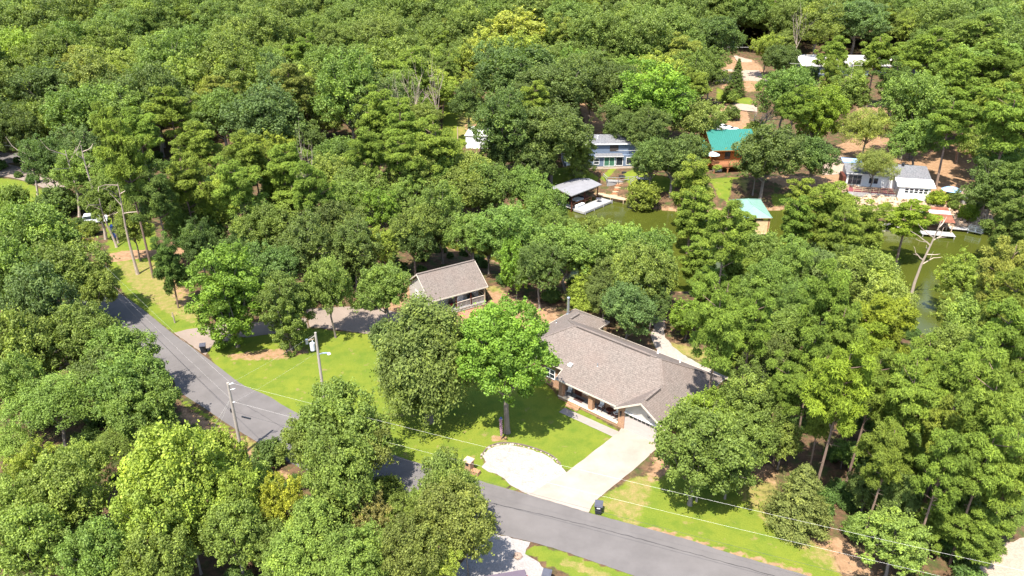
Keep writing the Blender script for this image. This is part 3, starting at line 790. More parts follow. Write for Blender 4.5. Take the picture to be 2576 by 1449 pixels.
def broadleaf(seed, cz, semi, n_mass, per_mass, r_cl, n_leaf, leaf, trunk_h, trunk_r, aspect=0.62, zmin=-0.5, spread=(0.42, 0.74), size=(0.34, 0.52), inner=0.10, up=0.42, twig=1.0):
    """limb masses of unlike size, each a cluster of leafy clumps with twigs reaching out"""
    r = np.random.default_rng(seed)
    semi = np.array(semi, float); ms = semi.mean()
    D = dirs(n_mass, r, zmin)
    M = D * semi * r.uniform(*spread, (n_mass, 1)) + [0, 0, cz]
    Q = ms * r.uniform(*size, n_mass)
    C, O, R, G = [], [], [], []
    for i in range(n_mass):
        k = max(5, int(per_mass * (Q[i] / (0.43 * ms)) ** 2))
        d = dirs(k, r, -0.75)
        c = M[i] + d * (Q[i] * r.uniform(0.62, 1.12, k))[:, None] * [1, 1, 0.88]
        keep = np.ones(k, bool)
        for j in range(n_mass):
            if j != i: keep &= np.linalg.norm(c - M[j], axis=1) > 0.72 * Q[j]
        C.append(c[keep]); O.append(d[keep]); G.append(np.full(keep.sum(), r.normal() * 0.07)); R.append(r_cl * r.uniform(0.6, 1.35, keep.sum()))
    C = np.concatenate(C); O = np.concatenate(O); R = np.concatenate(R); G = np.concatenate(G)
    cards = Cards(seed + 1)
    kk = n_leaf / np.sum(R ** 2)
    for c, d, q, g in zip(C, O, R, G):
        n = max(6, int(kk * q * q))
        v = unit(r.normal(size=(n * 2, 3)))
        keep = (v @ unit((d + [0, 0, 0.35])[None])[0]) > r.uniform(-0.8, 0.3, n * 2)
        v = v[keep][:n]; n = len(v)
        if n < 2: continue
        P = c + v * (q * (0.5 + 0.55 * r.uniform(0, 1, n) ** 0.6))[:, None] * [1, 1, 0.82]
        N = v * 0.5 + np.array([0, 0, up]) + r.normal(size=(n, 3)) * 0.55
        lt = 0.43 + g * 1.3 + r.normal() * 0.11
        cards.add(P, N, leaf * r.uniform(0.55, 1.35, n), aspect, lt + r.normal(size=n) * 0.14)
        for _t in range(r.integers(1, 4)):
            a = unit((v[r.integers(0, n)] + d * 0.7 + [0, 0, 0.2] + r.normal(size=3) * 0.35)[None])[0]
            m = r.integers(7, 13); s = r.uniform(0.7, 1.2 + 0.8 * twig, m)
            Pt = c + a * (q * s)[:, None] * [1, 1, 0.9] + r.normal(size=(m, 3)) * 0.13 * (1.6 - 0.45 * s)[:, None]
            cards.add(Pt, a * 0.2 + np.array([0, 0, 0.6]) + r.normal(size=(m, 3)) * 0.55, leaf * r.uniform(0.6, 1.25, m), aspect, lt + 0.08 + r.normal(size=m) * 0.15)
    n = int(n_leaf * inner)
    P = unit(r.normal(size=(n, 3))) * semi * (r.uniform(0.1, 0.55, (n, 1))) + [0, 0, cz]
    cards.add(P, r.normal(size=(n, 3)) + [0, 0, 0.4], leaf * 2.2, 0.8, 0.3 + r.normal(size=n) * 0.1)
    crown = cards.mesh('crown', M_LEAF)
    mb = MB(); rng = np.random.default_rng(seed + 2)
    lean = rng.normal(size=2) * 0.2
    mb.tube([(0, 0, -0.3), (lean[0] * 0.2, lean[1] * 0.2, trunk_h * 0.15), (lean[0], lean[1], trunk_h * 0.6), (lean[0] * 0.5, 0, trunk_h), (0, 0, cz + semi[2] * 0.3)],
            [trunk_r * 1.5, trunk_r, trunk_r * 0.85, trunk_r * 0.7, trunk_r * 0.25], 8, 0, False)
    limbs(mb, (trunk_h * 0.7, trunk_h * 1.15), M, trunk_r * 0.5, rng)
    limbs(mb, (trunk_h * 0.9, cz), C[rng.choice(len(C), min(26, len(C)), replace=False)], trunk_r * 0.26, rng)
    return crown, mb.mesh('trunk', M_BARK)

def pine(seed, Ht, cz, semi, n_cl, tufts, needle, clump=1.15, flat=0.62, zmin=-0.75, dead_low=5):
    """round puffs of needles carried at the ends of spreading limbs"""
    r = np.random.default_rng(seed)
    cards = Cards(seed + 1); mb = MB()
    bend = r.normal(size=2) * 0.35
    tp = lambda z: np.array([bend[0] * math.sin(z / Ht * 3.0), bend[1] * math.sin(z / Ht * 2.2), z])
    zs = np.linspace(-0.3, cz + semi[2] * 0.8, 9)
    mb.tube([tp(z) for z in zs], [0.30 * (1 - 0.8 * max(0, z) / Ht) for z in zs], 7, 0, False)
    D = dirs(n_cl, r, zmin)
    wob = 1 + 0.22 * np.sin(D[:, 0] * 3.3 + seed) * np.cos(D[:, 1] * 2.9 - seed) + r.normal(size=n_cl) * 0.12
    L = D * np.array(semi) * wob[:, None] * r.uniform(0.62, 0.98, (n_cl, 1)) + [0, 0, cz]
    Di = dirs(n_cl // 3, r, -0.5)
    L = np.concatenate([L, Di * np.array(semi) * 0.42 + [0, 0, cz]])
    for c in L:
        q = clump * r.uniform(0.65, 1.3)
        tb = 0.44 + r.normal() * 0.10
        m = int(tufts * q * q)
        v = unit(r.normal(size=(m, 3)) + [0, 0, 0.5])
        P = c + v * (q * r.uniform(0.5, 1.0, (m, 1))) * [1, 1, flat]
        k = 6
        Pk = np.repeat(P, k, 0); vk = np.repeat(v, k, 0)
        T = unit(vk * 0.8 + r.normal(size=(m * k, 3)) * 0.7 + [0, 0, 0.3])
        sz = needle * r.uniform(0.7, 1.3, m * k)
        cards.add(Pk + T * sz[:, None] * 0.45, vk * 0.5 + r.normal(size=(m * k, 3)) * 0.6 + [0, 0, 0.8], sz, 0.22, np.repeat(tb + r.normal(size=m) * 0.16, k) + r.normal(size=m * k) * 0.1, T)
        h = max(2.0, c[2] - 0.35 * np.hypot(c[0], c[1]) - r.uniform(0.2, 0.8))
        if r.random() < 0.75:
            p0 = tp(min(h, Ht)); md = p0 * 0.5 + c * 0.5 - [0, 0, 0.15]
            mb.tube([p0, md, c - [0, 0, q * 0.2]], [0.075, 0.05, 0.02], 4, 0, False)
    for i in range(dead_low):
        z = (cz - semi[2]) * r.uniform(0.6, 1.0); az = r.uniform(0, 6.28); l = r.uniform(0.8, 2.2)
        mb.tube([tp(z), tp(z) + [math.cos(az) * l, math.sin(az) * l, l * 0.1]], [0.05, 0.01], 4, 0, False)
    return cards.mesh('crown', M_NEEDLE), mb.mesh('trunk', M_PBARK)

def cedar(seed, Ht, R, n_leaf, leaf, point=1.0, base=0.4):
    """dense cone to the ground, in upswept sprays"""
    r = np.random.default_rng(seed); cards = Cards(seed + 1)
    n_sp = 150
    for i in range(n_sp):
        f = ((i + 0.5) / n_sp) ** 1.25
        z = base + (Ht - base) * f
        Rz = R * ((1 - f) ** (0.72 * point)) * min(1.0, 0.75 + f * 3) * r.uniform(0.78, 1.1) + 0.15
        az = i * 2.399963 + r.uniform(-0.3, 0.3); o = np.array([math.cos(az), math.sin(az), 0])
        n = int(n_leaf / n_sp * (0.5 + 1.1 * (1 - f)))
        t = r.uniform(0.25, 1.0, n) ** 0.6
        P = o * (Rz * t)[:, None] + np.stack([np.zeros(n), np.zeros(n), z + 0.45 * Rz * 0.4 * (t - 0.6)], 1) + r.normal(size=(n, 3)) * [0.34, 0.34, 0.22] * (0.5 + 0.6 * (1 - f))
        T = o * 0.8 + [0, 0, 0.8] + r.normal(size=(n, 3)) * 0.45
        cards.add(P, o + r.normal(size=(n, 3)) * 0.7 + [0, 0, 0.7], leaf * r.uniform(0.6, 1.4, n), 0.42, 0.42 + r.normal() * 0.1 + r.normal(size=n) * 0.14, T)
    mb = MB().tube([(0, 0, -0.2), (0, 0, Ht * 0.5), (0, 0, Ht * 0.95)], [0.22, 0.14, 0.03], 6, 0, False)
    return cards.mesh('crown', M_NEEDLE), mb.mesh('trunk', M_BARK)

def weeping(seed, Ht, R, n_leaf, leaf):
    """broad fine-leaved crown whose outer twigs hang towards the ground"""
    r = np.random.default_rng(seed); cards = Cards(seed + 1)
    n_st = 330
    D = dirs(n_st, r, -0.05)
    for d in D:
        w = 1 + 0.14 * math.sin(d[0] * 4 + seed) * math.cos(d[1] * 5)
        c = d * np.array([R, R, Ht * 0.55]) * w * r.uniform(0.72, 0.96) + [0, 0, Ht * 0.42]
        drop = r.uniform(0.8, 2.6) * (1.15 - d[2])
        n = int(n_leaf / n_st); t = r.uniform(0, 1, n)
        P = c + np.stack([d[0] * 0.5 * t, d[1] * 0.5 * t, -drop * t], 1) + r.normal(size=(n, 3)) * [0.36, 0.36, 0.28] * (1.1 - 0.4 * t)[:, None]
        cards.add(P, d + r.normal(size=(n, 3)) * 0.6 + [0, 0, 0.55], leaf * r.uniform(0.6, 1.4, n), 0.5, 0.42 + r.normal() * 0.12 + r.normal(size=n) * 0.14, r.normal(size=(n, 3)) + [0, 0, -1])
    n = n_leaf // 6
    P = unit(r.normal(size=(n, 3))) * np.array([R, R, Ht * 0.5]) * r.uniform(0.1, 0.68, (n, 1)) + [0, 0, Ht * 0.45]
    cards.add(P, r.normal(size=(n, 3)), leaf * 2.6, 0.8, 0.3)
    mb = MB(); rng = np.random.default_rng(seed + 2)
    mb.tube([(0, 0, -0.3), (0, 0, Ht * 0.2), (0.1, 0, Ht * 0.45), (0, 0, Ht * 0.75)], [0.5, 0.34, 0.26, 0.08], 8, 0, False)
    limbs(mb, (Ht * 0.2, Ht * 0.45), [tuple(d * np.array([R, R, Ht * 0.5]) * 0.8 + [0, 0, Ht * 0.42]) for d in D[::24]], 0.14, rng)
    return cards.mesh('crown', M_LEAF), mb.mesh('trunk', M_BARK)

def branching(mb, p, d, L, r, depth, rng, spread=0.75, n=3, mi=0):
    pts = [Vector(p)]; dd = Vector(d).normalized()
    k = 3
    for i in range(k):
        dd = (dd + Vector((rng.gauss(0, 1), rng.gauss(0, 1), rng.gauss(0, 0.7) + 0.1)) * 0.16).normalized()
        pts.append(pts[-1] + dd * L / k)
    mb.tube(pts, [r, r * 0.85, r * 0.7, r * 0.5], 5 if depth > 1 else 3, mi, False)
    if depth <= 0: return
    for i in range(n):
        q = pts[rng.choice((1, 2, 3, 3))]
        nd = (dd + Vector((rng.gauss(0, 1), rng.gauss(0, 1), rng.gauss(0, 0.6) + 0.25)) * spread).normalized()
        branching(mb, q, nd, L * rng.uniform(0.55, 0.8), r * 0.5, depth - 1, rng, spread, n, mi)

def bare_tree(seed, Ht, depth, n, spread=0.7, mat=None, r=0.2):
    rng = random.Random(seed); mb = MB()
    mb.tube([(0, 0, -0.3), (0.1, 0, Ht * 0.15), (0, 0.1, Ht * 0.3)], [r * 1.4, r, r * 0.85], 7, 0, False)
    br = MB()
    for i in range(5):
        a = i * 1.26 + rng.uniform(-0.4, 0.4)
        branching(br, (0, 0.1, Ht * (0.26 + 0.03 * i)), (math.cos(a) * 0.7, math.sin(a) * 0.7, 0.9), Ht * 0.3, r * 0.55, depth, rng, spread, n)
    return br.mesh('branches', mat or M_TWIG), mb.mesh('trunk', mat or M_TWIG)

def snag(seed, Ht, lean=(0, 0), n_limb=6, r=0.24, limb=(1.0, 2.6), z_lo=0.5):
    rng = random.Random(seed); mb = MB(); br = MB()
    P = lambda f: Vector((lean[0] * f + 0.25 * math.sin(f * 5 + seed), lean[1] * f + 0.2 * math.sin(f * 4), Ht * f - 0.2))
    fs = [0, 0.1, 0.3, 0.5, 0.7, 0.85, 1.0]
    mb.tube([P(f) for f in fs], [r * (1.3 if f == 0 else 1 - 0.75 * f) for f in fs], 7, 0, True)
    for i in range(n_limb):
        f = z_lo + (0.97 - z_lo) * (i + rng.random() * 0.6) / n_limb
        a = i * 2.4 + rng.uniform(-0.6, 0.6)
        branching(br, P(f), (math.cos(a), math.sin(a), rng.uniform(0.1, 0.9)), rng.uniform(*limb), r * 0.42, 1, rng, 0.6, 2)
    return br.mesh('branches', M_DEAD), mb.mesh('trunk', M_DEAD)

# prototypes, modelled for a crown 10 m wide: kind -> (list of (crown mesh, trunk mesh), tree height, height of the crown's middle)
KINDS = {
    'oak': ([broadleaf(q, 7.4, (5.0, 5.0, 4.3), 13, 17, 0.78, 21000, 0.29, 4.2, 0.26) for q in (11, 23, 37, 43)], 12.0, 7.6),
    'tall': ([broadleaf(q, 10.4, (4.9, 4.9, 6.0), 14, 16, 0.80, 20000, 0.30, 7.0, 0.24, zmin=-0.75, spread=(0.40, 0.80)) for q in (41, 53, 67, 79, 89)], 17.0, 11.0),
    'loose': ([broadleaf(q, 9.0, (4.9, 4.9, 5.5), 15, 12, 0.72, 13000, 0.31, 6.5, 0.22, zmin=-0.75, spread=(0.45, 0.9), size=(0.22, 0.42), inner=0.04, twig=1.3) for q in (71, 83)], 15.0, 9.5),
    'maple': ([broadleaf(97, 9.3, (4.9, 4.9, 5.0), 34, 16, 0.72, 40000, 0.26, 5.2, 0.30, zmin=-0.85, spread=(0.58, 0.74), size=(0.28, 0.36), twig=0.7)], 14.5, 9.3),
    'round': ([broadleaf(101, 7.0, (4.9, 4.9, 5.6), 22, 16, 0.74, 29000, 0.28, 3.0, 0.26, zmin=-0.9, spread=(0.50, 0.80), size=(0.28, 0.42))], 12.8, 7.0),
    'column': ([broadleaf(109, 9.2, (4.6, 4.6, 9.0), 36, 14, 0.85, 32000, 0.31, 2.5, 0.3, zmin=-0.97, spread=(0.55, 0.86), size=(0.22, 0.32))], 18.5, 9.2),
    'weeping': ([weeping(113, 12.5, 4.9, 30000, 0.27)], 13.5, 6.2),
    'mimosa': ([broadleaf(q, 6.6, (5.0, 5.0, 2.9), 16, 16, 0.8, 20000, 0.25, 4.5, 0.2, aspect=0.4, zmin=-0.35, inner=0.06, up=0.7) for q in (127,)], 9.8, 6.8),
    'young': ([broadleaf(q, 6.4, (4.7, 4.7, 5.6), 15, 12, 0.8, 9000, 0.46, 3.0, 0.2, zmin=-0.8, spread=(0.4, 0.85), size=(0.24, 0.42), inner=0.04) for q in (131,)], 12.5, 6.6),
    'pine': ([pine(q, 22.0, 15.8, (4.6, 4.6, 5.8), 46, 88, 0.52, 1.08, 0.5) for q in (139, 149, 157)], 22.0, 16.0),
    'lowpine': ([pine(q, 18.0, 9.8, (4.5, 4.5, 7.4), 64, 84, 0.52, 1.08, 0.52, -0.9, 2) for q in (163, 173)], 18.0, 10.2),
    'cedar': ([cedar(181, 11.0, 4.9, 24000, 0.34)], 11.2, 5.0),
    'spruce': ([cedar(191, 16.0, 4.6, 18000, 0.42, 1.25)], 16.2, 6.5),
    'shrub': ([broadleaf(q, 4.2, (4.8, 4.8, 4.0), 12, 12, 0.95, 9000, 0.5, 1.0, 0.25, zmin=-0.9) for q in (193, 199)], 8.4, 4.0),
    'bare': ([bare_tree(s, 11.0, 4, 3, 0.7, None, 0.34) for s in (211, 223)], 11.5, 6.5),
    'deadtop': ([bare_tree(227, 12.0, 2, 3, 0.6, M_DEAD, 0.24)], 12.5, 7.0),
}
TONES = {   # leaf colours
    'dk': ('dark green', (0.066, 0.094, 0.021)), 'bl': ('blue-green', (0.076, 0.106, 0.029)), 'md': ('mid green', (0.096, 0.132, 0.024)),
    'lt': ('light green', (0.126, 0.166, 0.030)), 'br': ('bright green', (0.096, 0.150, 0.017)), 'yg': ('yellow-green', (0.146, 0.180, 0.025)), 'ye': ('yellow', (0.186, 0.205, 0.034)),
    'or': ('golden yellow', (0.170, 0.180, 0.018)), 'ol': ('olive green', (0.110, 0.132, 0.027)), 'ob': ('brownish olive', (0.132, 0.130, 0.038)),
    'pi': ('olive-green', (0.104, 0.140, 0.020)), 'pd': ('dark green', (0.072, 0.102, 0.020)), 'pb': ('bright yellow-green', (0.124, 0.164, 0.016)),
    'pl': ('pale olive', (0.140, 0.164, 0.030)), 'cd': ('dull olive', (0.098, 0.118, 0.030)), 'el': ('olive green', (0.090, 0.116, 0.024)), 'gy': ('grey', (0.3, 0.26, 0.23)),
}
WORDS = {   # kind -> object name, words, category
    'oak': ('broadleaf_tree', 'wide-crowned broadleaf tree', 'tree'), 'tall': ('broadleaf_tree', 'tall broadleaf tree', 'tree'),
    'loose': ('broadleaf_tree', 'loose-crowned broadleaf tree', 'tree'), 'maple': ('broadleaf_tree', 'dense round broadleaf tree', 'tree'),
    'column': ('broadleaf_tree', 'tall broadleaf tree leafy to the ground', 'tree'), 'round': ('broadleaf_tree', 'bushy round broadleaf tree', 'tree'), 'weeping': ('broadleaf_tree', 'fine-leaved tree with hanging twigs', 'tree'),
    'mimosa': ('broadleaf_tree', 'feathery flat-topped tree', 'tree'), 'young': ('young_tree', 'young thin-crowned tree', 'tree'),
    'pine': ('pine_tree', 'tufted tall pine', 'tree'), 'lowpine': ('pine_tree', 'low bushy pine', 'tree'),
    'cedar': ('cedar_tree', 'cone-shaped cedar', 'tree'), 'spruce': ('cedar_tree', 'narrow pointed evergreen', 'tree'),
    'shrub': ('shrub', 'rounded shrub', 'shrub'), 'bare': ('bare_tree', 'leafless twiggy tree', 'tree'), 'deadtop': ('dead_tree', 'dead branching tree', 'tree'),
}
# photo positions of crowns: (u, v of the crown's middle, crown width in photo pixels, kind, tone)
TREES = []
def T(*rows):
    for s in rows:
        for e in s.split(';'):
            e = e.split()
            if e: TREES.append((float(e[0]), float(e[1]), float(e[2]), e[3], e[4], (float(e[5]), float(e[6])) if len(e) > 5 else None))
# upper left woods
T('115 215 150 tall dk; 187 285 130 oak bl; 97 312 135 oak md; 347 243 105 tall md; 427 264 120 pine pi; 264 318 75 pine pi; 347 333 110 pine pi; 372 400 120 pine pi 386 699; 493 375 115 pine pi; 604 410 120 pine pi; 469 462 130 pine pi;'
  '555 288 140 oak md; 656 292 190 oak bl; 194 375 110 tall bl; 200 425 105 tall md; 120 400 110 tall dk; 40 330 110 oak dk; 30 500 72 shrub md; 224 574 44 shrub md; 196 566 38 shrub dk; 78 532 50 shrub yg; 150 508 90 shrub dk; 20 250 110 oak dk; 270 245 110 tall dk;'
  '691 372 95 loose yg; 639 399 95 pine pi; 715 417 115 pine pi; 858 399 130 oak md; 969 278 120 pine pi; 945 320 100 pine pi; 1021 330 110 pine pi; 1007 392 110 pine pi; 1087 368 120 pine pi; 837 285 120 oak ol; 726 215 110 pine ol; 882 226 120 oak ol;'
  '830 167 140 oak md; 986 167 170 oak lt; 1049 434 130 tall md; 900 470 140 oak md; 1177 452 150 oak lt; 760 345 120 oak dk; 790 480 110 pine pi; 560 480 115 loose yg; 300 440 90 tall md; 270 500 95 tall md; 390 500 110 pine pd; 330 560 80 tall md; 1060 300 110 oak md; 930 380 110 pine pi;'
  '1140 395 70 lowpine pi; 1180 250 90 tall dk; 1150 420 80 lowpine pi')
# far middle
T('1289 75 190 loose ye; 1233 120 110 loose ye; 1149 152 80 loose ye; 1185 205 60 loose ye; 1306 194 210 oak dk; 1400 215 170 tall dk; 1255 300 150 tall dk; 1320 330 140 oak dk; 1389 335 180 oak dk; 1455 395 80 column md; 1660 236 190 tall br; 1640 190 130 loose yg; 1750 300 130 oak ol; 1695 400 130 oak dk; 1640 402 100 oak dk; 1590 330 110 oak dk; 1556 290 95 tall dk; 1486 194 130 tall dk; 1560 215 120 tall dk; 1800 90 130 tall dk; 1790 170 90 tall md; 1740 180 100 tall md;'
  '1740 380 100 oak dk; 1640 320 100 tall dk; 1350 410 120 oak dk; 1260 385 90 oak dk')
# far right
T('1851 205 58 spruce pd; 1835 245 40 shrub md; 1843 285 42 shrub dk; 1984 222 130 tall md; 2053 288 140 round pb; 1914 296 92 bare gy; 1930 384 165 oak dk; 2050 392 115 oak dk; 1905 412 90 oak dk; 2185 320 135 mimosa pl; 2200 412 110 mimosa ol; 2303 243 150 tall md; 2303 347 130 oak md; 2331 139 120 pine pi; 2452 97 130 pine md; 2505 180 140 pine pi; 2452 264 130 oak bl; 2540 243 120 pine pi; 2532 312 150 pine pi; 2470 365 110 oak lt; 2540 417 140 oak md; 2505 470 120 tall dk; 2140 226 100 tall md;'
  '2210 125 90 pine pi; 2090 186 52 pine pi; 2030 196 62 oak dk; 2160 175 45 tall md; 2158 45 150 tall bl; 2060 60 120 tall md; 2296 60 80 tall lt; 2366 62 100 tall md; 2418 31 120 tall dk; 1930 118 80 loose yg; 1965 150 90 oak dk; 2390 190 120 pine pi; 2400 300 110 pine pi; 2570 140 120 tall md; 2100 130 80 pine pi; 2270 140 80 pine pi; 2355 300 100 oak md; 2575 380 120 oak dk; 2250 200 90 pine pd; 2560 500 130 lowpine pd; 1900 330 60 shrub md;'
  '2355 499 46 shrub pb; 2435 537 48 shrub pb; 2398 492 38 shrub dk; 2460 505 48 shrub dk; 2400 515 26 shrub md; 2230 520 24 shrub yg')
# left foreground and middle left
T('87 600 180 oak md; 35 697 170 oak md; 156 683 190 oak md; 228 728 120 oak md; 104 766 170 oak bl; 190 853 175 oak md; 315 890 160 oak lt; 52 870 170 oak md; 167 613 120 loose yg; 20 590 120 oak md; 448 668 78 lowpine pd 449 775; 573 745 180 column br 598 872; 724 786 125 column md 735 882; 690 668 130 tall dk; 486 548 110 oak md; 548 535 110 loose yg; 451 560 80 tall md; 608 471 120 pine pi; 530 590 80 oak dk; 500 610 90 tall dk; 650 560 110 tall md;'
  '837 710 104 tall md 845 849; 965 720 140 oak md; 1064 908 252 weeping el 1080 1062; 962 842 78 shrub bl; 1250 888 244 maple br 1276 1088; 740 500 140 pine pi 756 608; 674 575 130 tall md; 760 610 140 tall dk; 830 558 130 tall dk; 886 613 120 tall dk; 962 523 110 loose br; 965 615 90 loose yg; 1038 575 120 tall md; 1108 523 130 tall md; 1177 500 150 oak md; 1040 605 110 oak dk; 1185 585 120 oak md; 1228 615 90 oak md; 1021 488 110 loose md; 600 640 100 oak dk; 800 660 90 oak dk; 900 660 80 oak dk; 1110 572 110 oak dk; 870 500 120 tall md; 700 470 100 lowpine pi; 830 450 110 tall lt; 1100 450 110 tall md')
# between the houses and the cove
T('1226 488 150 oak md; 1330 492 130 oak md; 1375 545 110 oak md; 1278 568 140 tall md; 1430 630 170 oak md; 1573 618 150 oak lt; 1505 606 90 oak md; 1635 636 130 oak md; 1608 690 150 oak md; 1655 690 120 oak md; 1360 660 110 tall dk; 1285 672 88 young br 1299 755; 1385 742 45 shrub dk; 1472 722 105 cedar yg; 1583 780 135 oak bl; 1729 801 95 young br; 1757 655 95 lowpine pi; 1743 488 115 lowpine pi; 1736 558 105 lowpine pi; 1622 500 80 shrub pi; 1826 592 110 pine pi; 1816 770 105 pine pi; 1800 842 125 pine pi 1764 1118; 1540 690 110 oak dk; 1500 650 110 oak md; 1330 600 110 oak md; 1405 590 100 tall md; 1300 620 90 oak dk; 1520 745 90 oak dk; 1640 760 90 oak dk')  # pine footed before the brick house is added to shade its roof's right end
T('1866 596 78 lowpine pi; 2004 520 85 lowpine pi; 2088 551 125 lowpine pi; 2001 578 100 lowpine pi; 2178 597 105 lowpine pi; 2286 558 125 pine pb 2248 688; 2105 615 115 lowpine pi; 1914 640 125 oak md; 2060 684 115 oak bl; 1932 720 125 oak md; 2185 702 145 oak lt; 2225 758 140 oak lt; 2070 756 125 pine pi; 2210 835 165 lowpine pb; 1984 840 130 oak md; 1890 815 115 pine pi; 2418 712 108 loose yg; 2408 785 105 loose lt; 2522 690 130 pine pl; 2453 822 150 oak lt; 2540 788 145 pine pi; 2536 580 125 lowpine pd; 2400 890 145 oak md; 2522 872 150 pine pi; 2157 902 150 lowpine pb; 1850 680 100 lowpine pi; 1990 660 100 tall md; 2130 670 90 tall md; 1780 720 90 lowpine pi; 1870 740 100 oak md; 2010 760 100 tall md; 2110 830 110 pine pi; 2335 915 90 oak md; 1930 890 110 oak dk; 2050 900 110 pine pi; 1860 880 80 lowpine pi; 2460 960 130 pine pi')
# bottom left
T('36 966 150 oak md; 127 1013 210 mimosa lt; 327 966 190 oak md; 250 950 150 oak dk; 350 1031 165 oak md; 400 1082 100 oak md; 498 1118 80 shrub br; 418 1215 240 oak yg; 545 1180 160 oak yg; 91 1175 125 loose yg; 200 1172 130 oak lt; 145 1252 190 oak lt; 50 1288 170 oak lt; 400 1310 210 oak yg; 575 1262 170 oak yg; 73 1380 190 oak lt; 254 1398 190 oak lt; 390 1415 180 oak lt; 590 1350 160 oak md; 20 1120 130 mimosa lt; 300 1120 130 mimosa md; 480 1340 130 oak yg; 190 1330 120 oak dk')
# bottom middle
T('850 1070 215 oak md; 790 1120 160 oak md; 915 1125 150 oak ol; 850 1195 190 oak md; 674 1142 85 shrub dk; 696 1270 125 loose or; 878 1252 110 oak md; 790 1345 150 oak lt; 932 1304 100 loose ob; 1125 1235 160 oak ol; 1116 1172 85 loose ol; 1140 1310 180 oak ol; 1041 1380 170 oak ol; 1107 1422 105 loose yg; 896 1415 165 oak lt; 750 1415 150 oak lt; 1175 1345 105 loose ol; 968 1234 85 shrub md; 1010 1300 100 oak md; 690 1370 120 oak md; 830 1290 100 oak dk; 650 1210 90 shrub lt; 1060 1265 80 shrub md')
# bottom right
T('1742 1112 95 deadtop gy 1752 1262; 1716 1140 225 round md 1735 1270; 1792 1050 145 oak br; 1895 1010 150 tall md; 1840 1030 110 tall md; 1880 1105 150 oak md; 1983 980 100 pine pi; 1972 1104 105 oak md; 1838 1165 105 oak dk; 2107 982 165 pine pb; 2070 1046 95 pine pi; 2190 972 125 pine pi; 2245 1070 125 oak md; 2227 1144 120 pine pi; 2125 1140 75 young md; 2014 1258 178 cedar cd; 2185 1225 95 oak dk; 2227 1360 185 loose lt 2228 1452; 2481 1055 170 pine pi; 2390 1070 135 pine pi; 2372 1180 135 pine pi; 2481 1162 145 pine pi; 2299 1173 105 lowpine pi; 2281 1016 135 pine pi; 2426 955 150 pine pi; 2535 980 125 pine pi; 2354 1310 105 lowpine pi; 2463 1345 130 lowpine pi; 2535 1200 135 pine pi; 2520 1275 115 lowpine md; 2330 1110 110 oak md; 2260 1250 110 oak dk; 2420 1255 110 oak dk; 2150 1330 60 shrub md; 2330 950 110 pine pi; 2190 1060 100 oak dk; 2040 960 90 oak md')

# where a tree stands, told by the nearest thing one can find: (u, v, words)
PLACES = [(20, 400, 'by the road end at far left'), (190, 520, 'around the white vehicle at left'), (330, 640, 'by the dirt track at left'), (470, 520, 'above the dirt track at left'), (570, 740, 'over the concrete drive by the road'),
    (700, 640, 'behind the concrete drive'), (850, 700, 'behind the parking pad'), (965, 700, 'left of the small cabin'), (1000, 560, 'in the wood above the cabin'), (1140, 590, 'right behind the small cabin'),
    (1290, 680, 'right of the small cabin'), (1000, 860, 'on the lawn beside the parking pad'), (1250, 890, 'on the lawn before the brick house'), (1330, 520, 'left of the grey-roofed dock'), (1450, 640, 'below the grey-roofed dock'),
    (1600, 620, 'on the cove bank right of the grey dock'), (1590, 760, 'behind the brick house'), (1730, 800, 'by the gravel path'), (1740, 520, 'on the far bank beside the green dock'), (1880, 580, 'before the green-roofed dock'), (2050, 560, 'along the cove below the white lake house'),
    (2280, 560, 'before the rusty-roofed dock'), (2060, 690, 'on the near bank of the cove'), (2220, 740, 'left of the leaning dead pine'), (2430, 740, 'right of the leaning dead pine'), (1880, 830, 'right of the gravel path'), (2100, 900, 'in the stand right of the brick house'),
    (2450, 900, 'at the right edge below the cove'), (1720, 1130, 'beside the concrete driveway'), (1900, 1050, 'right of the garage'), (2016, 1256, 'on the grass beside the road'), (2220, 1150, 'behind the cedar'), (2250, 1360, 'by the road at bottom right'), (2450, 1100, 'in the pine stand at right'), (2450, 1320, 'by the sandy lot at bottom right'),
    (850, 1120, 'at the roadside before the lawn'), (690, 1260, 'below the roadside pole'), (900, 1360, 'in the bottom wood left of the gravel lot'), (1120, 1280, 'across the road from the mailbox'), (420, 1240, 'in the bottom left wood'), (120, 1300, 'in the bottom left corner'), (100, 1050, 'in the lower left wood'),
    (350, 1000, 'left of the road bend'), (230, 850, 'beside the road at left'), (70, 680, 'at the left edge below the vehicle'), (400, 380, 'in the upper left pines'), (600, 430, 'in the pines above the drive'), (150, 280, 'in the upper left wood'), (640, 280, 'in the upper wood left of centre'),
    (850, 230, 'in the upper middle wood'), (850, 430, 'in the middle wood above the cabin'), (1020, 350, 'in the middle pines left of the white shed'), (1160, 160, 'above the small clearing'), (1290, 90, 'in the far yellow stand'), (1320, 300, 'around the white metal shed'), (1455, 395, 'before the blue house'), (1490, 210, 'behind the blue house'),
    (1680, 260, 'right of the blue house'), (1790, 130, 'left of the far dirt track'), (1850, 240, 'on the far track side'), (1960, 350, 'right of the log house'), (2000, 130, 'right of the far dirt track'), (2190, 360, 'behind the white lake house'), (2200, 100, 'around the far white building'), (2420, 120, 'in the far right wood'),
    (2450, 300, 'right of the far white building'), (2330, 300, 'above the bare dirt yard'), (2400, 510, 'by the small shed'), (2530, 460, 'at the right edge above the cove'), (2150, 820, 'above the stand right of the brick house'), (1780, 700, 'on the cove bank right of centre')]
def place_words(u, v):
    return min(PLACES, key=lambda p: (p[0] - u) ** 2 + (1.25 * (p[1] - v)) ** 2)[2]

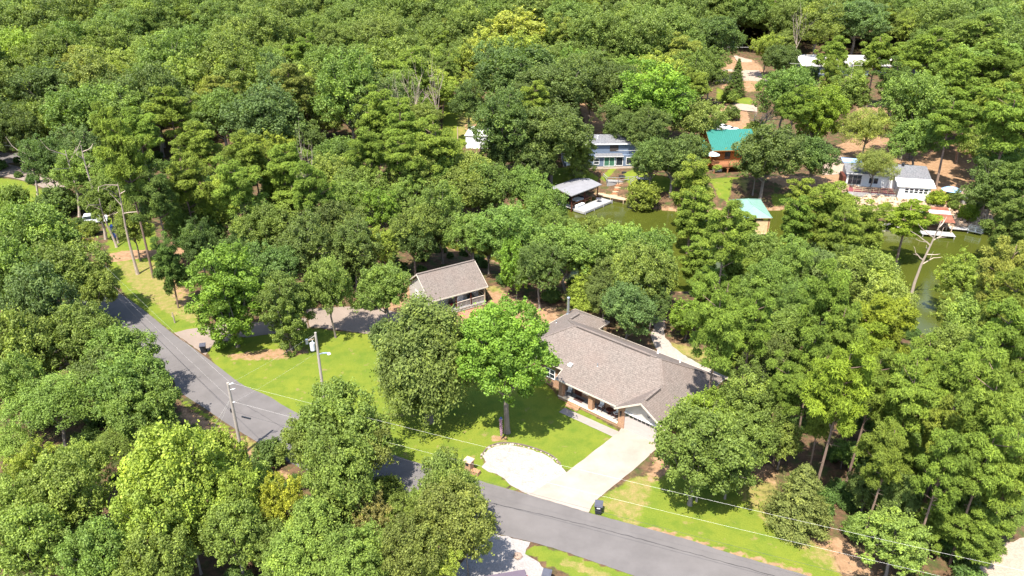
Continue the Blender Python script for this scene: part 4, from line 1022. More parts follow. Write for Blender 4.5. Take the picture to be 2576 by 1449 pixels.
trees_built = []   # (root, x, y, width m, u, v, kind, tone, width px)
def plant(x, y, z, width, kind, tone, rng, lean=0.0, tall=1.0):
    protos, ht, cz = KINDS[kind]
    cm, tm = protos[rng.randrange(len(protos))]
    s = width / 10.0
    name = WORDS[kind][0]
    root = bpy.data.objects.new(name, None); COL.objects.link(root)
    root.empty_display_size = 0.3
    root.location = (x, y, z); root.rotation_euler = (rng.uniform(-lean, lean), rng.uniform(-lean, lean), rng.uniform(0, 6.28))
    q = rng.uniform(0.9, 1.1)
    root.scale = (s * q, s / q, s * tall)
    c = bpy.data.objects.new('branches' if kind in ('bare', 'deadtop') else 'crown', cm); t = bpy.data.objects.new('trunk', tm)
    b = TONES[tone][1]
    k = rng.uniform(0.88, 1.12); g = rng.uniform(0.94, 1.06)
    c.color = (b[0] * k * g, b[1] * k, b[2] * k, 1)
    COL.objects.link(c); COL.objects.link(t); c.parent = root; t.parent = root
    return root

_rng = random.Random(8)
for (u, v, w, kind, tone, foot) in TREES:
    protos, ht, cz = KINDS[kind]
    if foot:        # trunk foot given: stand it there and fit the height to the crown's middle
        x, y, z = at(*foot)
        zc = z + 4
        for _k in range(40):
            if project(x, y, zc)[1] > v: zc += 0.4
        Wm = w * project(x, y, zc)[2] / FPX
        tall = (zc - z) / (cz * Wm / 10)
        root = plant(x, y, z, Wm, kind, tone, _rng, 0.01, tall)
        trees_built.append((root, x, y, Wm, u, v, kind, tone, w))
        continue
    z = 0.0
    for _ in range(10):
        Wm = None
        zc = z + 6
        for _k in range(4):
            x, y = ray(u, v, zc)
            d = project(x, y, zc)[2]
            Wm = w * d / FPX
            raw = Wm / 10 * ht
            tall = min(1.0, (24.0 if 'pine' in kind else 21.0) / raw)
            if kind in ('oak', 'tall', 'loose'): tall = min(1.45 if v > 1150 or u < 150 else 1.2, max(tall, (13.5 if v > 1150 or u < 150 else 11.0) / raw))
            elif kind == 'pine': tall = min(1.5, max(tall, 17.0 / raw))
            zc = z + cz * Wm / 10 * tall
        z2 = hz(x, y)
        if abs(z2 - z) < 0.02: break
        z = 0.5 * z + 0.5 * z2
    z = hz(x, y)
    if lake_dist(x, y) < 0.3: z = WATER - 0.1
    root = plant(x, y, z, Wm, kind, tone, _rng, 0.03, tall)
    trees_built.append((root, x, y, Wm, u, v, kind, tone, w))

# the woodland behind, planted by a jittered grid where no picked tree, clearing or building stands
CLEAR = [[(-40, 370), (80, 380), (190, 470), (200, 560), (-40, 560)], [(1790, 120), (1960, 130), (1940, 330), (1790, 330)], [(1120, 230), (1215, 225), (1225, 400), (1110, 400)],
         [(1990, 125), (2300, 140), (2320, 300), (2140, 330), (1990, 205)], [(468, 188), (514, 188), (514, 210), (468, 210)], [(652, 172), (690, 172), (690, 200), (652, 200)], [(700, 52), (765, 52), (765, 78), (700, 78)],
         [(1450, 240), (1540, 260), (1560, 380), (1480, 380)]]
cand = []
_g = random.Random(21)
yy = 150.0
while yy < 520:
    step = 7.6 if yy < 330 else 9.0
    xx = -0.78 * yy - 25
    while xx < 0.78 * yy + 25:
        cand.append((xx + _g.uniform(-0.42, 0.42) * step, yy + _g.uniform(-0.42, 0.42) * step))
        xx += step
    yy += step * 0.95
_g.shuffle(cand)
cand.sort(key=lambda p: p[1] + 0.0)
H_A = np.array([(t[1], t[2], t[3]) for t in trees_built])
accepted = []
for (x, y) in cand:
    w = _g.choice((9.0, 10.0, 11.5, 12.5, 14.0, 15.0))
    z = hz(x, y)
    u, v, d = project(x, y, z + 10)
    ug, vg, _d = project(x, y, z + 1)
    if v > 300 and -60 < u < 2640: continue
    if v > 480: continue
    if lake_dist(x, y) < 4: continue
    dd = np.hypot(H_A[:, 0] - x, H_A[:, 1] - y)
    if (dd < 0.34 * (H_A[:, 2] + w)).any(): continue
    hw = 0.5 * w * FPX / d
    hh = hw * 1.1
    bad = False
    for P in CLEAR:
        if in_poly([u, u - hw * 0.8, u + hw * 0.8, u, u, ug], [v, v, v, v + hh, v - hh * 0.8, vg], P).any(): bad = True; break
    if bad: continue
    accepted.append((x, y, z, w, u, v, d))
# kinds and colours drift across the wood
far_pts = []
def wood_kind(x, y, u):
    n = math.sin(x * 0.045 + 1.7 * math.sin(y * 0.03)) + math.cos(y * 0.05 - x * 0.02)
    q = _g.random()
    pin = 0.16 + 0.16 * (n > 0.5) + 0.16 * (u > 2250) + 0.25 * (1050 < u < 1400 and y > 290)
    if q < pin: return 'pine', _g.choice(('pi', 'pi', 'pd', 'pl'))
    if q < pin + 0.10: return 'loose', _g.choice(('yg', 'lt', 'lt', 'ol'))
    kind = 'tall' if _g.random() < 0.62 else 'oak'
    if n > 0.6: return kind, _g.choice(('md', 'lt', 'md', 'ol', 'yg'))
    if n < -0.6: return kind, _g.choice(('dk', 'bl', 'md', 'md'))
    return kind, _g.choice(('md', 'md', 'bl', 'dk', 'lt', 'ol'))
n_kind = {'broadleaf_tree': sum(1 for t in trees_built if t[0].name.startswith('broadleaf')), 'pine_tree': sum(1 for t in trees_built if t[0].name.startswith('pine'))}
fill_named = []
for (x, y, z, w, u, v, d) in accepted:
    kind, tone = wood_kind(x, y, u)
    nm = WORDS[kind][0]
    seen = -30 < u < 2606 and v > -30
    if seen and n_kind[nm] < 298:
        n_kind[nm] += 1
        root = plant(x, y, z, w * (0.8 if kind == 'pine' else 1.0), kind, tone, _g, 0.03, min(1.0, 20.0 / (w / 10 * KINDS[kind][1])) * _g.uniform(0.72, 1.25))
        trees_built.append((root, x, y, w, u, v, kind, tone, w * FPX / d))
        fill_named.append(root)
    else:
        far_pts.append((x, y, z, w, kind))

# labels: by look, then by place, then by order from the left inside a small group
def label_trees():
    groups = {}
    for t in trees_built:
        key = (TONES[t[7]][0], WORDS[t[6]][1], place_words(t[4], t[5]))
        groups.setdefault(key, []).append(t)
    for (tone, words, place), L in groups.items():
        base = words if tone == 'grey' else tone + ' ' + words
        ORD = ['leftmost', 'second from left', 'third from left', 'fourth from left', 'fifth from left', 'sixth from left', 'seventh from left']
        L.sort(key=lambda t: -t[5])
        k = -(-len(L) // 6)
        rows = [L[len(L) * i // k: len(L) * (i + 1) // k] for i in range(k)]
        rown = {1: [''], 2: ['front-row ', 'back-row '], 3: ['front-row ', 'middle-row ', 'back-row ']}.get(k, (['front-row ', 'second-row ', 'third-row ', 'fourth-row ', 'fifth-row ', 'sixth-row '][:k - 1] + ['back-row ']))
        for row, rn in zip(rows, rown):
            row.sort(key=lambda t: t[4])
            for i, t in enumerate(row):
                o = '' if len(row) == 1 else (('left ', 'right ')[i] if len(row) == 2 else ('rightmost ' if i == len(row) - 1 else ORD[i] + ' '))
                if o in ('left ', 'right '): o = o[:-1] + '-hand '
                tag(t[0], ' '.join((o + rn + base + ' ' + place).split()[:16]), WORDS[t[6]][2], 'trees ' + place)
label_trees()

# everything beyond: one wood of many crowns, too many to count
def scatter(name, pts, sources, color, kind='stuff'):
    """one object that repeats the given meshes on points; pts are (x, y, z, scale, source index)"""
    rng = np.random.default_rng(3)
    me = bpy.data.meshes.new(name)
    me.from_pydata([p[:3] for p in pts], [], [])
    for an, typ, vals in (('size', 'FLOAT', [p[3] for p in pts]), ('turn', 'FLOAT', rng.uniform(0, 6.28, len(pts))), ('pick', 'INT', [p[4] for p in pts])):
        a = me.attributes.new(an, typ, 'POINT'); a.data.foreach_set('value', np.array(vals, np.int32 if typ == 'INT' else np.float32))
    o = link(bpy.data.objects.new(name, me))
    o.color = (*color, 1)
    ng = bpy.data.node_groups.new(name, 'GeometryNodeTree')
    ng.interface.new_socket('Geometry', in_out='INPUT', socket_type='NodeSocketGeometry')
    ng.interface.new_socket('Geometry', in_out='OUTPUT', socket_type='NodeSocketGeometry')
    N = ng.nodes; Lk = ng.links
    gi = N.new('NodeGroupInput'); go = N.new('NodeGroupOutput'); jn = N.new('GeometryNodeJoinGeometry')
    def att(n, typ):
        a = N.new('GeometryNodeInputNamedAttribute'); a.data_type = typ; a.inputs['Name'].default_value = n; return a.outputs['Attribute']
    sz, tn, pk = att('size', 'FLOAT'), att('turn', 'FLOAT'), att('pick', 'INT')
    rot = N.new('ShaderNodeCombineXYZ'); Lk.new(tn, rot.inputs[2])
    for i, src in enumerate(sources):
        oi = N.new('GeometryNodeObjectInfo'); oi.inputs['Object'].default_value = src; oi.transform_space = 'ORIGINAL'
        cmp = N.new('FunctionNodeCompare'); cmp.data_type = 'INT'; cmp.operation = 'EQUAL'
        Lk.new(pk, cmp.inputs[2]); cmp.inputs[3].default_value = i
        ip = N.new('GeometryNodeInstanceOnPoints')
        Lk.new(gi.outputs[0], ip.inputs['Points']); Lk.new(cmp.outputs[0], ip.inputs['Selection']); Lk.new(oi.outputs['Geometry'], ip.inputs['Instance'])
        Lk.new(rot.outputs[0], ip.inputs['Rotation']); Lk.new(sz, ip.inputs['Scale'])
        Lk.new(ip.outputs[0], jn.inputs[0])
    Lk.new(jn.outputs[0], go.inputs[0])
    md = o.modifiers.new('scatter', 'NODES'); md.node_group = ng
    return tag(o, kind=kind)
def crown_of(kind, i):
    cm = KINDS[kind][0][i % len(KINDS[kind][0])][0]
    for o in COL.objects:
        if o.type == 'MESH' and o.data == cm: return o
for nm, pred, srcs, colr in (('far_woodland', lambda p: p[4] != 'pine', [('tall', 0), ('tall', 1), ('oak', 0), ('oak', 1), ('tall', 2)], (0.094, 0.126, 0.026)), ('far_pinewood', lambda p: p[4] == 'pine', [('pine', 0), ('pine', 1)], (0.102, 0.134, 0.022))):
    P = [(p[0], p[1], p[2], p[3] / 10 * (0.8 if p[4] == 'pine' else 1.0), _g.randrange(len(srcs))) for p in far_pts if pred(p)]
    o = scatter(nm, P, [crown_of(*s) for s in srcs], colr)
    tag(o, 'crowded ' + ('pine' if 'pine' in nm else 'broadleaf') + ' crowns of the far wood along the top', 'woodland')

# ------------------------------------------------------------------ building parts
def window(parent, face, a, c, z0, w, h, cols=1, rows=2, frame=None, pane=None, t=0.06, label=None):
    """a window in a wall: face '-y' '+y' '-x' '+x', a = centre along the wall, c = wall plane; frame is a part, pane a sub-part"""
    frame = frame or M_WHITE; pane = pane or M_GLASS
    f = MB(); g = MB()
    sgn = -1 if face[0] == '-' else 1
    def bx(m, u0, u1, d0, d1, z0_, z1_):
        d0, d1 = sorted((c + sgn * d0, c + sgn * d1))
        if face[1] == 'y': m.box(u0, u1, d0, d1, z0_, z1_)
        else: m.box(d0, d1, u0, u1, z0_, z1_)
    x0, x1 = a - w / 2, a + w / 2
    fw = 0.09
    bx(f, x0, x0 + fw, -0.02, t, z0, z0 + h); bx(f, x1 - fw, x1, -0.02, t, z0, z0 + h)
    bx(f, x0 + fw, x1 - fw, -0.02, t, z0, z0 + fw); bx(f, x0 + fw, x1 - fw, -0.02, t, z0 + h - fw, z0 + h)
    for i in range(1, cols): bx(f, x0 + w * i / cols - 0.035, x0 + w * i / cols + 0.035, -0.02, t - 0.01, z0 + fw, z0 + h - fw)
    for i in range(1, rows):
        for k in range(cols):
            l = x0 + w * k / cols + (fw if k == 0 else 0.035); r = x0 + w * (k + 1) / cols - (fw if k == cols - 1 else 0.035)
            bx(f, l, r, -0.02, t - 0.02, z0 + h * i / rows - 0.025, z0 + h * i / rows + 0.025)
    bx(g, x0 + fw * 0.5, x1 - fw * 0.5, 0.003, 0.02, z0 + fw * 0.5, z0 + h - fw * 0.5)
    o = f.build('window', frame, parent)
    g.build('pane', pane, o)
    if label: o['label'] = label
    return o

def rail(parent, p, q, z0, h, n_post, mat, name='railing', bars=2, balusters=0, post_w=0.10, bar_h=0.07):
    """railing as a part, posts and rails its own pieces"""
    p = Vector(p); q = Vector(q)
    r = MB(); d = (q - p)
    r.beam(p + Vector((0, 0, z0 + h)), q + Vector((0, 0, z0 + h)), 0.10, bar_h)
    o = r.build(name, mat, parent)
    for i in range(1, bars):
        MB().beam(p + Vector((0, 0, z0 + h * i / bars)), q + Vector((0, 0, z0 + h * i / bars)), 0.05, 0.10).build('rail', mat, o)
    for i in range(n_post):
        s = p + d * (i / max(1, n_post - 1))
        MB().box(s.x - post_w / 2, s.x + post_w / 2, s.y - post_w / 2, s.y + post_w / 2, s.z + z0 - 0.05, s.z + z0 + h - 0.04).build('post', mat, o)
    if balusters:
        b = MB()
        for i in range(balusters):
            s = p + d * ((i + 0.5) / balusters)
            b.box(s.x - 0.02, s.x + 0.02, s.y - 0.02, s.y + 0.02, s.z + z0 + 0.1, s.z + z0 + h - 0.05)
        tag(b.build('balusters', mat, o), kind='stuff')
    return o

def planks(parent, x0, x1, y0, y1, z, n, mat, along='x', gap=0.02, t=0.05, seed=0):
    """deck boards, each a piece; 'along' is the axis across which they repeat"""
    rng = random.Random(seed)
    L = (x1 - x0) if along == 'x' else (y1 - y0)
    w = L / n
    me = (MB().box(-w / 2 + gap / 2, w / 2 - gap / 2, -(y1 - y0) / 2, (y1 - y0) / 2, -t, 0) if along == 'x' else MB().box(-(x1 - x0) / 2, (x1 - x0) / 2, -w / 2 + gap / 2, w / 2 - gap / 2, -t, 0)).mesh('plank', mat)
    for i in range(n):
        o = bpy.data.objects.new('plank', me); link(o, parent)
        if along == 'x': o.location = (x0 + w * (i + 0.5), (y0 + y1) / 2 + rng.uniform(-0.03, 0.03), z + rng.uniform(0, 0.008))
        else: o.location = ((x0 + x1) / 2 + rng.uniform(-0.03, 0.03), y0 + w * (i + 0.5), z + rng.uniform(0, 0.008))

def fascia(parent, p, q, h, mat, out=0.02):
    p = Vector(p); q = Vector(q)
    return MB().beam(p - Vector((0, 0, h / 2 - 0.01)), q - Vector((0, 0, h / 2 - 0.01)), 0.05, h).build('fascia', mat, parent)

# ------------------------------------------------------------------ brick house
HZ = 2.6
house = thing('brick_house', 'long brick house with brown shingle roof, front porch and white garage gable', 'house', (4.9, 66.6, 0), rad(-41))
RS, RE = (-2.44, 6.3, 5.70), (8.55, 6.3, 5.70)
VT, AP = (10.45, 3.86, 4.49), (10.45, -0.38, 4.49)
W0, W1 = (-5.75, 9.46, 3.98), (-5.75, 11.75, 3.98)
roof = MB()
for P in ([(7.5, 0, HZ), VT, RE, RS, (-7.27, 1.2, 3.19), (-0.3, 1.2, 3.19), (-0.3, 0, HZ)],
          [(-8.4, 1.2, HZ), (-7.27, 1.2, 3.19), RS, W0, W1, (-8.4, 14.4, HZ)],
          [(-8.4, 14.4, HZ), W1, (-3.1, 14.4, HZ)],
          [W0, W1, (-3.1, 14.4, HZ), (-3.1, 12, HZ)],
          [RS, RE, (13.4, 12, HZ), (-3.1, 12, HZ), W0],
          [(13.4, 12, HZ), RE, VT, AP, (13.4, -0.38, HZ)],
          [AP, VT, (7.5, 0, HZ), (7.5, -0.38, HZ)]):
    roof.slab(P, 0.13, 0, 1)
roof_o = roof.build('roof', [M_SHINGLE, M_TRIM], house)
for p, q in (((-0.3, 0, HZ), (7.5, 0, HZ)), ((-0.3, 0, HZ), (-0.3, 1.2, 3.19)), ((-7.27, 1.2, 3.19), (-0.3, 1.2, 3.19)), ((-8.4, 1.2, HZ), (-8.4, 14.4, HZ)), ((-8.4, 14.4, HZ), (-3.1, 14.4, HZ)),
             ((-3.1, 12.02, HZ), (13.4, 12.02, HZ)), ((-3.08, 12, HZ), (-3.08, 14.4, HZ)), ((13.42, -0.38, HZ), (13.42, 12, HZ)), ((7.5, -0.40, HZ), (10.45, -0.40, 4.49)), ((13.4, -0.40, HZ), (10.45, -0.40, 4.49))):
    fascia(roof_o, p, q, 0.17, M_TRIM)
def ridge(p, q, w=0.26, dark=True):
    p, q = Vector(p), Vector(q)
    MB().beam(p + Vector((0, 0, 0.01)), q + Vector((0, 0, 0.01)), w, 0.09).build('ridge_vent', M_SHINGLE, roof_o)
ridge((-2.2, 6.3, 5.70), (8.1, 6.3, 5.70)); ridge((10.45, 0.4, 4.49), (10.45, 3.2, 4.49)); ridge((-5.75, 9.8, 3.98), (-5.75, 11.6, 3.98))
M_GAP = plain('dark_vent_gap', (0.05, 0.04, 0.035), 0.9)
for p, q in (((-2.2, 6.14, 5.645), (7.4, 6.14, 5.645)), ((10.62, 0.5, 4.42), (10.62, 3.1, 4.42)), ((-5.58, 9.9, 3.93), (-5.58, 11.4, 3.93))):
    MB().beam(p, q, 0.10, 0.06).build('vent_slot', M_GAP, roof_o)
def hipcap(p, q):
    p, q = Vector(p), Vector(q); n = 14
    mb = MB()
    for i in range(n):
        a = p.lerp(q, i / n); b = p.lerp(q, (i + 0.93) / n)
        mb.beam(a + Vector((0, 0, 0.012)), b + Vector((0, 0, 0.0)), 0.24, 0.035)
    mb.build('hip_cap', M_SHINGLE, roof_o)
hipcap(RE, (13.4, 12, HZ)); hipcap(RS, (-7.27, 1.2, 3.19)); hipcap(RE, VT); hipcap(RS, W0)
flue = MB().lathe([(0.17, 0), (0.17, 2.1), (0.16, 2.1), (0.10, 2.12), (0.10, 2.2)], 14).build('flue_pipe', M_METAL, roof_o, (-8.0, 12.4, 2.75))
MB().lathe([(0.21, 2.14), (0.21, 2.36), (0.12, 2.42), (0.02, 2.44)], 14).build('flue_cap', M_METAL, flue)
MB().lathe([(0.26, -0.02), (0.24, 0.05), (0.18, 0.16)], 14).build('flashing', M_METAL, flue)
hood = MB(); hood.poly([(-0.25, -0.2, 0.02), (0.25, -0.2, 0.02), (0.25, -0.2, 0.24), (-0.25, -0.2, 0.24)]); hood.poly([(-0.25, -0.2, 0.24), (0.25, -0.2, 0.24), (0.22, 0.25, 0.26), (-0.22, 0.25, 0.26)])
hood.poly([(-0.25, -0.2, 0.02), (-0.25, -0.2, 0.24), (-0.22, 0.25, 0.26)]); hood.poly([(0.25, -0.2, 0.02), (0.22, 0.25, 0.26), (0.25, -0.2, 0.24)])
hood.build('vent_hood', M_WHITE, roof_o, (0.24, 1.85, 2.6 + 0.49 * 1.85))
for (x, y, z, r) in ((-7.2, 9.0, 3.22, 0.05), (3.0, 3.0, 4.05, 0.05), (8.9, 10.2, 3.62, 0.06), (5.9, 10.6, 3.4, 0.08)):
    MB().lathe([(r * 1.7, -0.05), (r * 1.4, 0.04), (r, 0.06), (r, 0.34)], 8).build('vent_pipe', M_WHITE if r > 0.05 else M_METAL, roof_o, (x, y, z))
# walls
wl = MB()
wl.box(-7.9, -0.1, 1.75, 2.0, 0, 2.95).box(-0.1, 7.6, 1.75, 2.0, 0.3, 2.75)
wl.box(-7.9, -7.65, 2.0, 13.9, 0, 2.5).box(-7.65, -3.6, 13.65, 13.9, 0, 2.5).box(-3.85, -3.6, 11.5, 13.65, 0, 2.5).box(-3.6, 12.65, 11.25, 11.5, 0, 2.5).box(12.65, 12.9, 0.35, 11.5, 0, 2.5)
wl.box(7.6, 8.35, 0.30, 0.55, 0, 2.55).box(7.6, 7.85, 0.55, 1.75, 0, 2.6).box(12.25, 12.65, 0.30, 0.55, 0, 2.55)
wl.build('wall', M_BRICK, house)
gb = MB()   # gable face above the garage door
gb.poly([(8.35, 0.36, 2.18), (12.25, 0.36, 2.18), (12.25, 0.36, 3.24), (10.45, 0.36, 4.38), (8.35, 0.36, 3.02)]); gb.box(7.6, 13.0, 0.362, 0.50, 2.5, 2.62)
gb.build('gable_siding', M_SIDING, house)
MB().box(8.35, 12.25, 0.20, 0.355, 2.12, 2.22).build('door_header', M_WHITE, house)
door = MB().box(8.35, 12.25, 0.46, 0.50, 0.0, 2.12).build('garage_door', M_SIDING, house)
pm = MB().box(-1.945, 1.945, -0.02, 0.02, 0.0, 0.515).mesh('panel', plain('garage_door_paint', (0.37, 0.32, 0.295), 0.6, var=0.06))
for i in range(4):
    o = bpy.data.objects.new('panel', pm); link(o, door); o.location = (10.3, 0.42, 0.01 + i * 0.528)
for i in range(8):
    x = 8.6 + i * 0.485
    MB().box(x - 0.19, x + 0.19, 0.385, 0.402, 1.68, 1.98).build('door_window', M_GLASS, door)
num = bpy.data.curves.new('house_number', 'FONT'); num.body = '16'; num.size = 0.36; num.extrude = 0.012; num.align_x = 'CENTER'
_no = bpy.data.objects.new('number_outline', num); COL.objects.link(_no)
bpy.context.view_layer.update()
_nm = bpy.data.meshes.new_from_object(_no.evaluated_get(bpy.context.evaluated_depsgraph_get())); bpy.data.objects.remove(_no)
_nm.materials.clear(); _nm.materials.append(M_BLACK)
no = bpy.data.objects.new('house_number', _nm); link(no, house); no.location = (11.0, 0.345, 2.62); no.rotation_euler = (rad(90), 0, 0)
sc_ = MB().box(7.9, 8.0, 0.16, 0.30, 1.55, 1.95).poly([(7.85, 0.1, 1.95), (8.05, 0.1, 1.95), (8.0, 0.28, 2.08), (7.9, 0.28, 2.08)]).build('wall_lantern', M_BLACK, house)
# porch
MB().box(-0.05, 7.6, 0.28, 1.75, 0.0, 0.34).build('porch_base', M_BRICK, house)
MB().box(-0.05, 7.6, 0.55, 1.75, 0.341, 0.395).build('porch_floor', plain('porch_tile', (0.25, 0.23, 0.21), 0.7, var=0.12), house)
MB().box(-0.10, 7.59, 0.22, 0.55, 0.335, 0.42).build('porch_edge', plain('porch_cap', (0.62, 0.50, 0.35), 0.8), house)
for x in (0.2, 4.1):
    MB().box(x - 0.27, x + 0.27, 0.33, 0.83, 0.42, 2.45).build('pillar', M_BRICK, house)
MB().box(-0.1, 7.6, 0.4, 0.75, 2.28, 2.46).build('porch_beam', M_TRIM, house)
for i, (y0, z) in enumerate(((-0.36, 0.14), (-0.06, 0.28))):
    MB().box(1.35, 2.95, y0, 0.22, 0.0, z).build('step', M_BRICK, house)
window(house, '-y', 2.75, 1.75, 0.9, 1.15, 1.2, 2, 2); window(house, '-y', 6.4, 1.75, 0.9, 1.3, 1.3, 2, 2); window(house, '-y', -2.4, 1.75, 0.95, 1.5, 1.2, 2, 2); window(house, '-y', -5.8, 1.75, 0.95, 1.4, 1.2, 2, 2)
fd = MB().box(1.1, 2.0, 1.70, 1.749, 0.40, 2.42).build('front_door', M_DKWOOD, house)
MB().box(1.88, 1.93, 1.62, 1.70, 1.35, 1.5).build('handle', M_METAL, fd)
for x in (0.0, 3.2, 6.5): window(house, '+y', x, 11.5, 0.9, 1.3, 1.2, 2, 2)
def on_house(x, y, z=0.0):
    a = rad(-41); return (4.9 + x * math.cos(a) - y * math.sin(a), 66.6 + x * math.sin(a) + y * math.cos(a), z)
tag(MB().box(-0.55, 0.55, -0.33, 0.33, 0, 0.02).build('door_mat', plain('brown_mat', (0.07, 0.035, 0.03), 0.95), None, on_house(2.15, 1.05, 0.396), rad(-41)), 'dark brown mat on the porch floor before the front door', 'door mat')
def rocking_chair(label, x, y, rz, wood, cush):
    t = thing('rocking_chair', label, 'chair', on_house(x, y, 0.396), rad(-41) + rz, 'chairs on the brick house porch')
    MB().box(-0.28, 0.28, -0.25, 0.27, 0.38, 0.43).build('seat', wood, t)
    b = MB()
    for i in range(5): b.box(-0.24 + i * 0.115, -0.19 + i * 0.115, 0.27, 0.31, 0.44, 1.08)
    b.box(-0.29, 0.29, 0.265, 0.315, 1.08, 1.16).build('backrest', wood, t)
    MB().box(-0.25, 0.25, -0.2, 0.2, 0.431, 0.50).build('cushion', cush, t); MB().box(-0.23, 0.23, 0.17, 0.262, 0.52, 0.95).build('cushion', cush, t)
    for s in (-1, 1):
        MB().box(s * 0.28 - 0.03, s * 0.28 + 0.03, -0.28, 0.27, 0.62, 0.66).build('armrest', wood, t)
        MB().tube([(s * 0.26, -0.42, 0.09), (s * 0.26, -0.15, 0.03), (s * 0.26, 0.2, 0.03), (s * 0.26, 0.5, 0.12)], 0.025, 5).build('rocker', wood, t)
        for y_ in (-0.2, 0.22): MB().box(s * 0.26 - 0.02, s * 0.26 + 0.02, y_ - 0.02, y_ + 0.02, 0.04, 0.63).build('leg', wood, t)
    return t
rocking_chair('dark wood rocking chair with white cushion in the middle of the porch', 4.95, 1.15, 0.1, M_DKWOOD, M_CUSHION)
rocking_chair('dark wood rocking chair with white cushion at the garage end of the porch', 6.85, 1.05, -0.5, M_DKWOOD, M_CUSHION)
rocking_chair('black chair with pale cushion at the left end of the porch', 0.78, 1.2, 0.35, M_BLACK, M_CUSHION)
tb = thing('porch_table', 'small round dark wood table between chairs on the porch', 'table', on_house(6.05, 1.1, 0.396), rad(-41))
MB().lathe([(0.40, 0.50), (0.42, 0.53), (0.40, 0.56)], 14).build('table_top', M_DKWOOD, tb); MB().lathe([(0.22, 0), (0.05, 0.06), (0.05, 0.5)], 8).build('leg', M_DKWOOD, tb)
# rear deck and bird bath
dk = thing('wooden_deck', 'reddish wooden deck behind the brick house', 'deck', on_house(1.2, 13.4), rad(-41))
planks(dk, -2.6, 3.2, -1.3, 1.3, 0.75, 16, plain('pinkish_deck_wood', (0.36, 0.23, 0.17), 0.85, var=0.15), 'x')
for x in (-2.5, 0.3, 3.1):
    for y in (-1.2, 1.2): MB().box(x - 0.06, x + 0.06, y - 0.06, y + 0.06, -0.1, 0.69).build('post', M_TANWOOD, dk)
tag(MB().lathe([(0.02, 0), (0.42, 0.004), (0.42, 0.02), (0.0, 0.022)], 16).build('round_mat', M_DKWOOD, None, on_house(2.2, 13.6, 0.765)), 'dark round mat on the deck behind the brick house', 'mat')
bb = thing('bird_bath', 'round white bird bath behind the brick house wing', 'bird bath', on_house(-1.9, 13.3), 0)
MB().lathe([(0.22, 0), (0.1, 0.1), (0.09, 0.9), (0.16, 0.98)], 12).build('pedestal', M_WHITE, bb); MB().lathe([(0.10, 0.98), (0.42, 1.1), (0.44, 1.18), (0.38, 1.14), (0.02, 1.06)], 16).build('bowl', M_WHITE, bb)

# ------------------------------------------------------------------ small cabin
cabin = thing('cabin', 'small cream cabin with brown shingle roof and front porch', 'house', (-10.67, 84.81, 0), rad(32.2))
cr = MB()
cr.slab([(0, 0, 2.6), (8.75, 0, 2.6), (8.75, 3.6, 5.15), (0, 3.6, 5.15)], 0.13, 0, 1); cr.slab([(0, 7.2, 2.6), (8.75, 7.2, 2.6), (8.75, 3.6, 5.15), (0, 3.6, 5.15)], 0.13, 0, 1)
cro = cr.build('roof', [M_SHINGLE, M_TRIM], cabin)
for p, q in (((0, -0.02, 2.6), (8.75, -0.02, 2.6)), ((0, 7.22, 2.6), (8.75, 7.22, 2.6)), ((-0.02, 0, 2.6), (-0.02, 3.6, 5.15)), ((-0.02, 7.2, 2.6), (-0.02, 3.6, 5.15)), ((8.77, 0, 2.6), (8.77, 3.6, 5.15)), ((8.77, 7.2, 2.6), (8.77, 3.6, 5.15))):
    fascia(cro, p, q, 0.16, M_TRIM)
MB().beam((0.0, 3.6, 5.17), (8.75, 3.6, 5.17), 0.3, 0.07).build('ridge_vent', M_SHINGLE, cro)
cw = MB(); cw.box(0.3, 8.45, 1.9, 2.05, 0.4, 3.7).box(0.3, 8.45, 6.75, 6.9, 0.0, 2.65)
for x in (0.3, 8.3):
    cw.prism([(x, 0.35), (x + 0.15, 0.35), (x + 0.15, 6.75), (x, 6.75)], 0.0, 2.5) if x == 0.3 else cw.box(8.3, 8.45, 2.05, 6.75, 0, 2.5)
cw.poly([(0.31, 0.35, 2.5), (0.31, 6.85, 2.5), (0.31, 3.6, 4.95)]); cw.poly([(8.44, 0.35, 2.5), (8.44, 6.85, 2.5), (8.44, 3.6, 4.95)])
cw.build('wall', M_SIDING, cabin)
MB().box(0.45, 8.5, 0.12, 1.9, 0.38, 0.46).build('porch_floor', M_GREYWOOD, cabin)
lt = MB()
for i in range(38): lt.box(0.5 + i * 0.21, 0.6 + i * 0.21, 0.10, 0.115, 0.0, 0.38)
lt.box(0.45, 8.5, 0.09, 0.1185, 0.30, 0.378).box(0.45, 8.5, 0.09, 0.1185, 0.0, 0.05)
tag(lt.build('lattice_skirt', M_TRIM, cabin), kind='stuff')
for x in (4.0, 6.2, 8.35): MB().box(x - 0.07, x + 0.07, 0.15, 0.29, 0.46, 2.5).build('post', M_TANWOOD if x > 8 else M_DKWOOD, cabin)
rail(cabin, (4.1, 0.22, 0), (8.3, 0.22, 0), 0.46, 0.85, 3, M_TRIM, 'railing', 1, 22); rail(cabin, (8.37, 0.3, 0), (8.37, 1.85, 0), 0.46, 0.85, 2, M_TANWOOD, 'railing', 2)
MB().beam((8.37, 0.25, 1.6), (8.37, 1.1, 2.45), 0.09, 0.09).build('brace', M_TANWOOD, cabin)
window(cabin, '-y', 7.35, 1.9, 1.15, 1.15, 1.15, 2, 2); window(cabin, '-y', 3.2, 1.9, 1.15, 1.0, 1.15, 2, 2); window(cabin, '-x', 4.5, 0.3, 1.3, 0.8, 1.0, 1, 2)
cdr = MB().box(5.0, 5.9, 1.85, 1.898, 0.46, 2.45).build('front_door', M_WHITE, cabin); MB().box(5.76, 5.82, 1.8, 1.85, 1.35, 1.45).build('handle', M_METAL, cdr)
